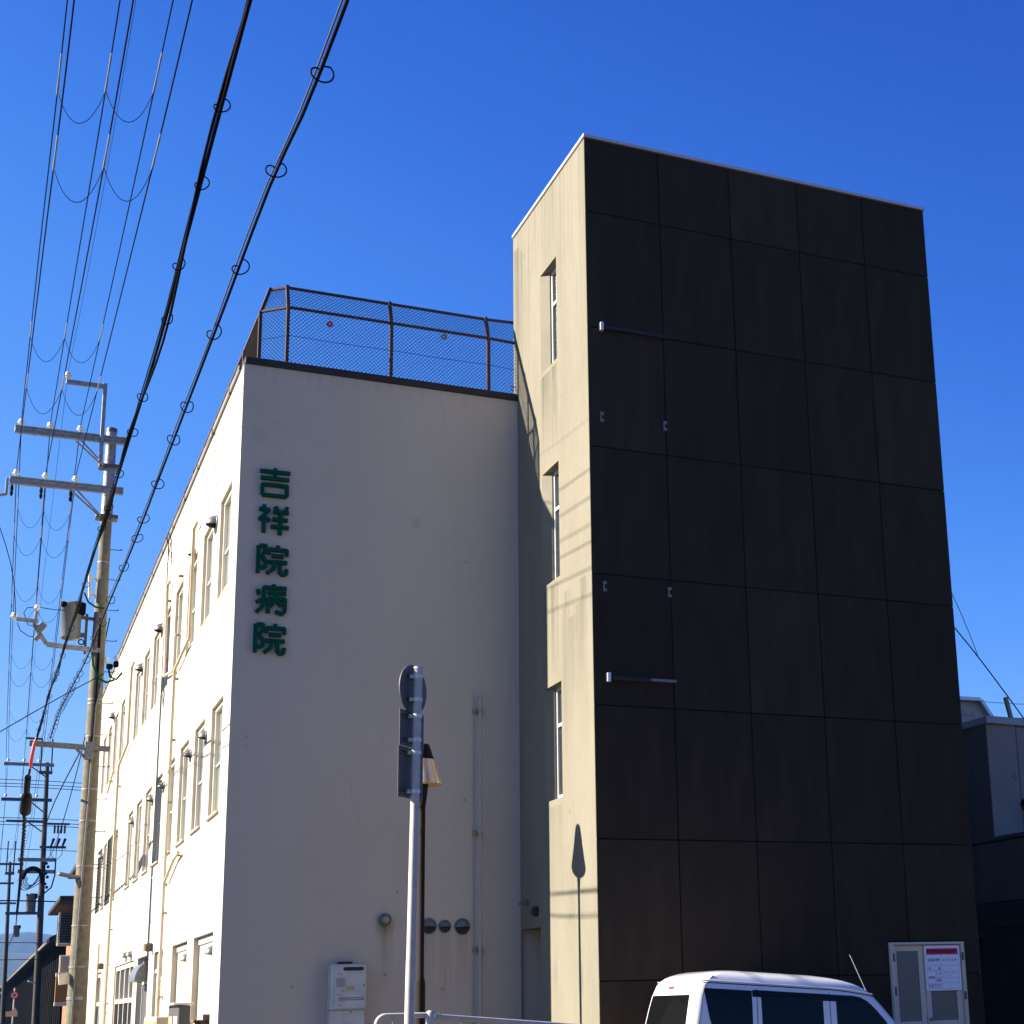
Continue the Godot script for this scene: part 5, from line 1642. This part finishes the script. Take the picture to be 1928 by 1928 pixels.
# ---------------------------------------------------------------- things on the end wall
func end_wall_things():
	var hr := [[2.82, 2.505, 0.105], [3.05, 2.50, 0.085], [3.305, 2.495, 0.108]]
	var lb := ["dark round ventilator hood right of the lamp post, leftmost of three", "smallest of the three dark ventilator hoods, the middle one", "largest dark ventilator hood, rightmost of three by the pipe"]
	for i in 3:
		var q: Array = hr[i]
		var v := thing("ventilator_hood", lb[i], "vent", Vector3(q[0], q[1], 0.0), "ventilator hoods on the end wall")
		dome_vent(v, q[2])
	var r := thing("wall_lamp", "round dark fitting with a pale lens on the end wall", "wall fitting", Vector3(2.19, 2.595, 0))
	var b := MB.new()
	b.lathe([Vector2(0.05, 0.10), Vector2(0.07, 0.095), Vector2(0.088, 0.05), Vector2(0.09, 0.0)], 22, Transform3D(Basis(Vector3.RIGHT, PI / 2), Vector3.ZERO))
	obj("housing", b, M.vent_dark, r)
	var l := MB.new()
	l.lathe([Vector2(0, 0.105), Vector2(0.03, 0.103), Vector2(0.052, 0.09)], 20, Transform3D(Basis(Vector3.RIGHT, PI / 2), Vector3.ZERO))
	obj("lens", l, mat(lin(0.25, 0.27, 0.16), 0.3), r)
	# vertical pipe
	var p := thing("wall_pipe", "thin grey vertical pipe with brackets on the end wall", "pipe", Vector3(3.53, 0, 0))
	var t := MB.new()
	t.tube([Vector3(0, 0, 0.13), Vector3(0, 1.95, 0.13), Vector3(0, 1.96, 0.13), Vector3(0, 5.80, 0.13)], [0.026, 0.026, 0.021, 0.021], 10)
	obj("tube", t, M.pipe_grey, p)
	var cap := MB.new()
	cap.bbox(Vector3(-0.012, 5.81, 0.12), Vector3(0.08, 0.05, 0.06), 0.01)
	cap.bbox(Vector3(-0.03, 5.775, 0.10), Vector3(0.035, 0.06, 0.05), 0.008)
	obj("cap", cap, M.pipe_grey, p)
	for y in [5.60, 3.82, 2.176]:
		var k := MB.new()
		k.bbox(Vector3(-0.05, y, 0.02), Vector3(0.06, 0.07, 0.04), 0.004)
		k.bbox(Vector3(0.0, y - 0.015, 0.065), Vector3(0.03, 0.025, 0.13), 0.003)
		k.torus(Vector3(0, y - 0.015, 0.13), Vector3.UP, 0.027, 0.006, 12, 5)
		obj("bracket", k, M.ochre, p)
	# gas water heater
	var h := thing("water_heater", "pale blue-grey gas water heater box on the end wall", "water heater", Vector3(1.66, 0, 0))
	var c := MB.new()
	c.bbox(Vector3(0, 1.70, 0.11), Vector3(0.48, 0.60, 0.22), 0.012)
	c.bbox(Vector3(-0.005, 0.85, 0.10), Vector3(0.47, 1.09, 0.2), 0.01)
	obj("casing", c, M.heater, h)
	var f := MB.new()
	f.bbox(Vector3(0.02, 1.705, 0.226), Vector3(0.425, 0.575, 0.014), 0.006)
	obj("front_panel", f, M.heater, h)
	var sl := PackedVector2Array()
	for i in 9: sl.append(Vector2(0.115, 0) + Vector2(cos(-PI / 2 + PI * i / 8), sin(-PI / 2 + PI * i / 8)) * 0.024)
	for i in 9: sl.append(Vector2(-0.115, 0) + Vector2(cos(PI / 2 + PI * i / 8), sin(PI / 2 + PI * i / 8)) * 0.024)
	var s := MB.new()
	s.extrude(sl, 0.004, Transform3D(Basis(), Vector3(0.06, 1.935, 0.2325)))
	obj("exhaust_slot", s, M.black, h)
	var vh := MB.new()
	for i in 16:
		for j in 2: vh.bbox(Vector3(-0.125 + i * 0.0215, 1.555 - j * 0.025, 0.2335), Vector3(0.012, 0.016, 0.003), 0.001)
	obj("vent_holes", vh, M.black, h)
	var lbl := MB.new()
	lbl.bbox(Vector3(-0.11, 1.76, 0.2335), Vector3(0.12, 0.12, 0.002), 0.0005)
	lbl.bbox(Vector3(-0.125, 1.87, 0.2335), Vector3(0.07, 0.016, 0.002), 0.0005)
	lbl.bbox(Vector3(-0.08, 1.65, 0.2335), Vector3(0.05, 0.02, 0.002), 0.0005)
	lbl.bbox(Vector3(-0.14, 1.60, 0.2335), Vector3(0.04, 0.022, 0.002), 0.0005)
	lbl.bbox(Vector3(-0.12, 1.46, 0.2335), Vector3(0.06, 0.01, 0.002), 0.0005)
	obj("rating_label", lbl, mat(lin(0.28, 0.28, 0.27), 0.6), h)
	var yl := MB.new()
	yl.bbox(Vector3(0.02, 1.68, 0.2335), Vector3(0.11, 0.055, 0.002), 0.0005)
	obj("yellow_label", yl, mat(lin(0.36, 0.33, 0.18), 0.6), h)
	var lk := MB.new()
	lk.bbox(Vector3(0.205, 1.72, 0.235), Vector3(0.016, 0.03, 0.006), 0.002)
	lk.bbox(Vector3(0.04, 1.37, 0.202), Vector3(0.016, 0.02, 0.006), 0.002)
	obj("latch", lk, M.black, h)
	var tp := MB.new()
	tp.bbox(Vector3(-0.03, 2.015, 0.10), Vector3(0.19, 0.04, 0.12), 0.01)
	obj("top_bracket", tp, M.rust_rail, h)

func dome_vent(v: Node3D, r: float):
	var b := MB.new()
	b.smooth(true)
	var seg := 20
	var rows := 8
	for i in seg:
		for j in rows:
			var q := []
			for k in [[0, 0], [1, 0], [1, 1], [0, 1]]:
				var a: float = PI * (-0.03 + 1.06 * (i + k[0]) / seg)
				var e: float = PI / 2 * (j + k[1]) / rows
				q.append(Vector3(-cos(a) * r * cos(e), sin(a) * r * cos(e), r * 0.85 * sin(e)))
			b.quad(q[0], q[3], q[2], q[1])
	b.smooth(false)
	b.torus(Vector3(0, 0, 0.01), Vector3.BACK, r, r * 0.08, 26, 6)
	obj("dome", b, M.vent_dark, v)
	var m := MB.new()
	m.lathe([Vector2(0, 0.004), Vector2(r * 0.96, 0.004)], 22, Transform3D(Basis(Vector3.RIGHT, PI / 2), Vector3.ZERO))
	obj("duct_mouth", m, M.black, v)

# ---------------------------------------------------------------- things along the street wall
func street_wall_things():
	var nb := thing("bulletin_board", "small glazed bulletin case with red and white sheets by the street wall", "notice board", Vector3(-0.3, 0, -1.45))
	var c := MB.new()
	c.bbox(Vector3(0, 1.0, -0.15), Vector3(0.16, 1.05, 1.15), 0.01)
	obj("case", c, M.steel_dark, nb)
	var rf := MB.new()
	rf.bbox(Vector3(-0.02, 1.545, -0.15), Vector3(0.26, 0.03, 1.24), 0.006)
	obj("roof", rf, M.alu, nb)
	for q in [[0.16, M.white_frame], [-0.40, M.red]]:
		var s := MB.new()
		s.bbox(Vector3(-0.084, 1.02, q[0]), Vector3(0.006, 0.72, 0.42), 0.001)
		obj("sheet", s, q[1] if q[0] > 0 else mat(lin(0.6, 0.22, 0.16), 0.7), nb)
	var pt := MB.new()
	for z in [0.38, -0.68]: pt.tube([Vector3(0.02, -0.1, z), Vector3(0.02, 1.5, z)], 0.025, 8)
	obj("post", pt, M.alu, nb)
	var mb := thing("meter_box", "beige locker box left of the bulletin case", "box", Vector3(-0.3, 0, -3.6))
	var b := MB.new()
	b.bbox(Vector3(0, 0.68, 0), Vector3(0.36, 1.4, 1.6), 0.012)
	obj("casing", b, M.pipe_cream, mb)
	var d := MB.new()
	d.bbox(Vector3(-0.185, 0.68, 0.0), Vector3(0.012, 1.3, 1.5), 0.004)
	d.bbox(Vector3(0, 0.9, 0.804), Vector3(0.2, 0.3, 0.008), 0.002)
	obj("lid", d, M.ochre, mb)
	var br := thing("brown_box", "brown box in the nearest blank recess of the street wall", "box", Vector3(0.08, 0, -1.9))
	var bb := MB.new()
	bb.bbox(Vector3(0, 0.72, 0), Vector3(0.20, 1.15, 0.8), 0.012)
	obj("casing", bb, M.ochre, br)
	var hd := MB.new()
	hd.bbox(Vector3(0, 1.305, 0), Vector3(0.24, 0.03, 0.84), 0.006)
	obj("lid", hd, M.timber, br)
	var spots := [[2.61, -8.5, "box-shaped wall light at the pole's shadow beside the grey canopy"], [2.62, -19.65, "box-shaped wall light farthest along the street wall"]]
	for q in spots:
		var w := thing("wall_light", q[2], "wall light", Vector3(-0.01, q[0], q[1]), "wall lights along the street wall")
		var k := MB.new()
		k.bbox(Vector3(-0.05, 0, 0), Vector3(0.10, 0.15, 0.20), 0.012)
		obj("housing", k, M.steel_dark, w)
		var g := MB.new()
		g.bbox(Vector3(-0.125, 0, 0.0), Vector3(0.05, 0.13, 0.17), 0.012)
		obj("glass", g, M.lamp_shade, w)

# ---------------------------------------------------------------- road sign seen from behind
func road_sign_post():
	var root := thing("sign_post", "white steel sign pole with one round and two square plates seen from behind", "road sign", Vector3.ZERO)
	var foot := Vector3(0.425, 0.2, 8.0)
	var head := Vector3(0.49, 4.36, 8.0)
	var axis := (head - foot).normalized()
	var at := func(y: float) -> Vector3: return foot + axis * ((y - foot.y) / axis.y)
	var b := MB.new()
	b.tube([at.call(0.2), at.call(1.78), at.call(1.82), at.call(4.33)], [0.041, 0.041, 0.0385, 0.0385], 24)
	obj("pole", b, M.rail_white, root)
	var c := MB.new()
	c.tube([at.call(4.31), at.call(4.385)], 0.042, 24)
	obj("cap", c, M.rail_white, root)
	var ph := deg_to_rad(43.0)
	var d := Vector3(cos(ph), 0, -sin(ph))
	var n := Vector3(sin(ph), 0, cos(ph))
	var plate := [[4.19, 0.0, 0.0], [3.825, 0.40, 0.325], [3.43, 0.41, 0.455]]
	for i in 3:
		var q: Array = plate[i]
		var mid: Vector3 = at.call(q[0]) - n * 0.075 + d * 0.035
		var t := Transform3D(Basis(d, Vector3.UP, n), mid)
		var m := MB.new()
		if i == 0:
			m.lathe([Vector2(0, 0.002), Vector2(0.222, 0.002), Vector2(0.226, 0.006), Vector2(0.226, -0.003), Vector2(0, -0.003)], 40, t * Transform3D(Basis(Vector3.RIGHT, PI / 2), Vector3.ZERO), false)
		else:
			m.bbox(t.origin, Vector3(q[1], q[2], 0.005), 0.001, t.basis)
		var pl := obj("plate", m, M.alu_plate if M.has("alu_plate") else plate_mat(), root)
		for s in [-1, 1]:
			var hh: float = 0.105 if i == 0 else q[2] * (0.38 if i == 2 else 0.33)
			var yy: float = s * hh
			var ch := MB.new()
			for e in [-0.012, 0.012]: ch.bbox(t * Vector3(0, yy + e, 0.012), Vector3(0.22 if i == 0 else q[1] * 0.86, 0.006, 0.022), 0.001, t.basis)
			ch.bbox(t * Vector3(0, yy, 0.005), Vector3(0.22 if i == 0 else q[1] * 0.86, 0.024, 0.004), 0.001, t.basis)
			obj("rail", ch, M.steel_dark, pl)
			var cl := MB.new()
			var o: Vector3 = at.call(q[0] + yy)
			cl.tube([o - Vector3(0, 0.016, 0), o + Vector3(0, 0.016, 0)], 0.044, 20)
			cl.bbox(o - n * 0.045 - d * 0.038, Vector3(0.03, 0.034, 0.03), 0.003, t.basis)
			cl.bbox(o - n * 0.045 + d * 0.038, Vector3(0.03, 0.034, 0.03), 0.003, t.basis)
			obj("clamp", cl, M.alu, pl)

func plate_mat() -> StandardMaterial3D:
	M.alu_plate = tri_tex(mat(lin(0.13, 0.128, 0.125), 0.55, 0.1), noise_tex(88, 0.02, Color(0.8, 0.8, 0.82), Color.WHITE), 2.0)
	return M.alu_plate

# ---------------------------------------------------------------- brown lamp post
func street_lamp():
	var root := thing("lamp_post", "dark brown lamp post with a stained conical cream shade by the end wall", "street lamp", Vector3(2.235, 0, 1.77))
	var b := MB.new()
	b.tube([Vector3(0, 0, 0), Vector3(0, 1.70, 0), Vector3(0, 1.78, 0), Vector3(0, 3.92, 0), Vector3(0, 4.08, 0), Vector3(0, 4.24, 0)], [0.055, 0.055, 0.036, 0.036, 0.055, 0.075], 20)
	obj("pole", b, M.lamp_brown, root)
	var r := MB.new()
	r.tube([Vector3(0, 3.14, 0), Vector3(0, 3.16, 0)], 0.04, 18)
	obj("collar", r, M.lamp_brown, root)
	# ribbed translucent shade, open below
	var s := MB.new()
	var n := 48
	s.smooth(true)
	for i in n:
		for j in 4:
			var q := []
			var u := []
			for k in [[0, 0], [1, 0], [1, 1], [0, 1]]:
				var a: float = TAU * (i + k[0]) / n
				var t: float = (j + k[1]) / 4.0
				var rr := lerpf(0.245, 0.128, t) * (1.0 + 0.018 * absf(sin(a * 6)))
				q.append(Vector3(cos(a) * rr, lerpf(4.235, 4.585, t), -sin(a) * rr))
				u.append(Vector2((i + k[0]) / float(n), 1.0 - t))
			s.quad_uv(q[0], q[1], q[2], q[3], u[0], u[1], u[2], u[3])
	for i in n:
		var q := []
		for k in [[0, 0.10], [1, 0.10], [1, 0.245], [0, 0.245]]:
			var a: float = TAU * (i + k[0]) / n
			q.append(Vector3(cos(a) * k[1], 4.232 + (0.02 if k[1] < 0.2 else 0.0), -sin(a) * k[1]))
		s.quad_uv(q[0], q[3], q[2], q[1], Vector2(0.3, 0.4), Vector2(0.3, 0.5), Vector2(0.32, 0.5), Vector2(0.32, 0.4))
	s.smooth(false)
	obj("shade", s, M.lamp_shade, root)
	var c := MB.new()
	c.lathe([Vector2(0.137, 4.565), Vector2(0.14, 4.58), Vector2(0.085, 4.75), Vector2(0.07, 4.77), Vector2(0, 4.775)], 28)
	obj("cap", c, M.lamp_brown, root)

# ---------------------------------------------------------------- white guard rail
func guard_rail():
	var root := thing("guard_rail", "white tubular pedestrian guard rail at the foot of the sign pole", "railing", Vector3.ZERO)
	var z := 7.0
	var sec := MB.new()
	var arc := [Vector3(0.405, 0.3, z), Vector3(0.405, 1.22, z)]
	for i in 7:
		var a := PI - PI / 2 * i / 6
		arc.append(Vector3(0.485 + 0.08 * cos(a), 1.255 + 0.08 * sin(a), z))
	arc.append(Vector3(0.90, 1.332, z))
	sec.tube(arc, 0.0255, 14)
	obj("end_loop", sec, M.rail_white, root)
	var ps := MB.new()
	ps.tube([Vector3(0.905, 0.2, z), Vector3(0.905, 1.345, z), Vector3(0.905, 1.36, z), Vector3(0.905, 1.372, z)], [0.04, 0.04, 0.036, 0.02], 16)
	obj("post", ps, M.rail_white, root)
	var fall := func(x: float) -> float: return 1.318 - (x - 0.94) * 0.0965
	var tr := MB.new()
	tr.tube([Vector3(0.965, fall.call(0.965), z), Vector3(3.1, fall.call(3.1), z)], 0.0255, 14)
	obj("top_rail", tr, M.rail_white, root)
	var ring := MB.new()
	ring.tube([Vector3(0.955, 1.318, z), Vector3(0.985, 1.315, z)], 0.031, 14)
	obj("sleeve", ring, M.rail_white, root)
	var lo := MB.new()
	lo.tube([Vector3(0.965, fall.call(0.965) - 0.75, z), Vector3(3.1, fall.call(3.1) - 0.75, z)], 0.018, 12)
	lo.tube([Vector3(0.405, 0.58, z), Vector3(0.90, 0.57, z)], 0.018, 12)
	obj("lower_rail", lo, M.rail_white, root)
	for i in 13:
		var x := 1.05 + i * 0.158
		var b := MB.new()
		b.tube([Vector3(x, fall.call(x) - 0.75, z), Vector3(x, fall.call(x) - 0.02, z)], 0.011, 8)
		obj("baluster", b, M.rail_white, root)
	for x in [0.56, 0.73]:
		var b := MB.new()
		b.tube([Vector3(x, 0.58, z), Vector3(x, 1.32, z)], 0.011, 8)
		obj("baluster", b, M.rail_white, root)
	var p2 := MB.new()
	p2.tube([Vector3(3.14, -0.1, z), Vector3(3.14, fall.call(3.14) + 0.04, z)], 0.04, 16)
	obj("post", p2, M.rail_white, root)

# ---------------------------------------------------------------- the van
const SL := [  # height, rear, front, half width, corner radius
	[0.22, 0.06, 3.32, 0.69, 0.12], [0.30, 0.02, 3.37, 0.73, 0.14], [0.50, 0.0, 3.395, 0.7375, 0.15], [0.85, 0.0, 3.36, 0.7375, 0.15], [0.98, 0.012, 3.24, 0.735, 0.15], [1.05, 0.02, 3.12, 0.73, 0.14],
	[1.20, 0.04, 2.99, 0.713, 0.13], [1.38, 0.068, 2.84, 0.692, 0.13], [1.55, 0.10, 2.68, 0.665, 0.13], [1.68, 0.145, 2.545, 0.638, 0.13], [1.73, 0.18, 2.48, 0.622, 0.14], [1.77, 0.225, 2.41, 0.595, 0.15], [1.80, 0.285, 2.33, 0.578, 0.16],
	[1.828, 0.36, 2.22, 0.54, 0.17], [1.852, 0.46, 2.08, 0.48, 0.18], [1.870, 0.62, 1.90, 0.39, 0.18], [1.878, 0.85, 1.65, 0.24, 0.14]]

func slv(y: float, k: int) -> float:
	for i in SL.size() - 1:
		if y <= SL[i + 1][0]:
			return lerpf(SL[i][k], SL[i + 1][k], clampf((y - SL[i][0]) / (SL[i + 1][0] - SL[i][0]), 0, 1))
	return SL[-1][k]

# patch on the body's side: polygon rows of [y, x0, x1]
func side_patch(rows: Array, s: float, off: float) -> MB:
	var b := MB.new()
	b.smooth(true)
	for i in rows.size() - 1:
		for j in 6:
			var q := []
			for k in [[0, 0], [1, 0], [1, 1], [0, 1]]:
				var r: Array = rows[i + k[1]]
				q.append(Vector3(lerpf(r[1], r[2], (j + k[0]) / 6.0), r[0], s * (slv(r[0], 3) + off)))
			if s > 0: b.quad(q[0], q[1], q[2], q[3])
			else: b.quad(q[3], q[2], q[1], q[0])
	b.smooth(false)
	return b

func end_patch(y0: float, y1: float, inset: float, front: bool, off: float) -> MB:
	var b := MB.new()
	b.smooth(true)
	var n := 7
	for i in n:
		for j in 8:
			var q := []
			for k in [[0, 0], [1, 0], [1, 1], [0, 1]]:
				var y := lerpf(y0, y1, float(i + k[1]) / n)
				var half := slv(y, 3) - inset
				var x := slv(y, 2) + off if front else slv(y, 1) - off
				q.append(Vector3(x, y, lerpf(-half, half, (j + k[0]) / 8.0)))
			b.quad(q[0], q[1], q[2], q[3])
	b.smooth(false)
	return b

func van():
	var root := thing("van", "white kei van with dark windows parked before the stair tower", "van", Vector3(4.43, -0.09, 4.13))
	root.rotation.z = deg_to_rad(-4.3)
	var b := MB.new()
	b.smooth(true)
	var rings := []
	for s in SL:
		var ring := []
		for c in 4:
			var sx: float = [1.0, -1.0, -1.0, 1.0][c]
			var sz: float = [1.0, 1.0, -1.0, -1.0][c]
			for k in 6:
				var a: float = PI / 2 * (c + k / 5.0)
				var cx: float = s[2] - s[4] if sx > 0 else s[1] + s[4]
				ring.append(Vector3(cx + s[4] * cos(a), s[0], sz * (s[3] - s[4]) + s[4] * sin(a)))
		rings.append(ring)
	var n: int = rings[0].size()
	for i in rings.size() - 1:
		for k in n:
			b.quad(rings[i][(k + 1) % n], rings[i][k], rings[i + 1][k], rings[i + 1][(k + 1) % n])
	for k in range(1, n - 1): b.tri(rings[-1][0], rings[-1][k + 1], rings[-1][k])
	b.smooth(false)
	for k in range(1, n - 1): b.tri(rings[0][0], rings[0][k], rings[0][k + 1])
	obj("body", b, M.van_white, root)
	for s in [1.0, -1.0]:
		obj("quarter_window", side_patch([[1.0, 0.40, 0.845], [1.12, 0.345, 0.845], [1.3, 0.285, 0.845], [1.5, 0.245, 0.845], [1.60, 0.228, 0.845], [1.625, 0.222, 0.845], [1.64, 0.235, 0.845]], s, 0.004), M.van_glass, root)
		obj("sliding_door_window", side_patch([[1.0, 0.975, 1.80], [1.3, 0.97, 1.80], [1.57, 0.965, 1.80]], s, 0.004), M.van_glass, root)
		obj("front_door_window", side_patch([[1.0, 1.985, 2.86], [1.08, 1.985, 2.845], [1.20, 1.985, 2.79], [1.38, 1.98, 2.655], [1.50, 1.98, 2.535], [1.57, 1.98, 2.455]], s, 0.004), M.van_glass, root)
		obj("window_band", side_patch([[1.571, 0.852, 2.452], [1.60, 0.852, 2.41], [1.635, 0.852, 2.33], [1.65, 0.86, 2.22]], s, 0.005), M.van_glass, root)
		var gt := MB.new()
		var gp := []
		var dp := []
		for i in 21:
			var x := lerpf(0.20, 2.50, i / 20.0)
			var y := 1.705 - 0.045 * pow(maxf(0, (i - 14) / 6.0), 2.0)
			gp.append(Vector3(x, y, s * (slv(y, 3) + 0.002)))
			dp.append(Vector3(x, y + 0.022, s * (slv(y + 0.022, 3) + 0.004)))
		gt.tube(gp, 0.006, 6)
		obj("gutter_seam", gt, M.black, root)
		var dr := MB.new()
		dr.tube(dp, 0.008, 6)
		obj("drip_rail", dr, M.van_white, root)
		var sm := MB.new()
		for q in [[0.91, 0.35, 1.66], [1.895, 0.35, 1.67]]:
			var pts := []
			for i in 12:
				var y := lerpf(q[1], q[2], i / 11.0)
				pts.append(Vector3(q[0], y, s * (slv(y, 3) + 0.0015)))
			sm.tube(pts, 0.004, 5)
			obj("door_seam", sm, M.black, root)
			sm = MB.new()
		var tg := []
		for i in 12:
			var y := lerpf(0.45, 1.79, i / 11.0)
			tg.append(Vector3(slv(y, 1) + 0.105, y, s * (slv(y, 3) + 0.0005)))
		sm.tube(tg, 0.005, 5)
		obj("door_seam", sm, M.black, root)
		for x in [0.52, 2.86]:
			var w := MB.new()
			var t := Transform3D(Basis(Vector3.RIGHT, s * PI / 2), Vector3(x, 0.27, s * 0.66))
			w.lathe([Vector2(0.17, -0.08), Vector2(0.25, -0.07), Vector2(0.27, -0.04), Vector2(0.27, 0.04), Vector2(0.25, 0.07), Vector2(0.17, 0.08)], 28, t)
			var ty := obj("wheel", w, M.tyre, root)
			var rm := MB.new()
			rm.lathe([Vector2(0, 0.05), Vector2(0.07, 0.06), Vector2(0.14, 0.04), Vector2(0.175, 0.07)], 24, t)
			obj("rim", rm, M.alu, ty)
		var mr := MB.new()
		mr.bbox(Vector3(2.62, 1.12, s * 0.84), Vector3(0.10, 0.20, 0.14), 0.03)
		mr.bar(Vector3(2.66, 1.06, s * 0.72), Vector3(2.63, 1.08, s * 0.80), 0.04, 0.04)
		obj("mirror", mr, M.van_white, root)
		var tl := MB.new()
		tl.bbox(Vector3(0.03, 0.88, s * 0.66), Vector3(0.06, 0.34, 0.10), 0.02)
		obj("tail_light", tl, M.red, root)
		var hl := MB.new()
		hl.bbox(Vector3(3.29, 0.76, s * 0.56), Vector3(0.14, 0.16, 0.24), 0.04)
		obj("headlight", hl, M.alu, root)
	obj("rear_window", end_patch(1.02, 1.56, 0.135, false, 0.004), M.van_glass, root)
	obj("windscreen", end_patch(1.08, 1.66, 0.11, true, 0.004), M.van_glass, root)
	var bl := MB.new()
	bl.bbox(Vector3(0.13, 1.65, -0.05), Vector3(0.03, 0.028, 0.12), 0.006)
	obj("brake_light", bl, M.red, root)
	var sp := MB.new()
	sp.lathe([Vector2(0, 0.012), Vector2(0.008, 0.0)], 8, Transform3D(Basis(Vector3.BACK, PI / 2), Vector3(0.128, 1.64, -0.17)))
	obj("washer_nozzle", sp, M.black, root)
	for q in [[0.03, true], [3.37, false]]:
		var bp := MB.new()
		bp.bbox(Vector3(q[0], 0.40, 0), Vector3(0.12, 0.20, 1.30), 0.03)
		obj("bumper", bp, M.van_white, root)
	var an := MB.new()
	an.tube([Vector3(2.46, 1.735, 0.55), Vector3(2.22, 2.14, 0.57)], [0.005, 0.003], 6)
	an.lathe([Vector2(0, 0.03), Vector2(0.012, 0.02), Vector2(0.018, 0.0)], 10, Transform3D(Basis(), Vector3(2.46, 1.715, 0.55)))
	obj("antenna", an, M.alu, root)
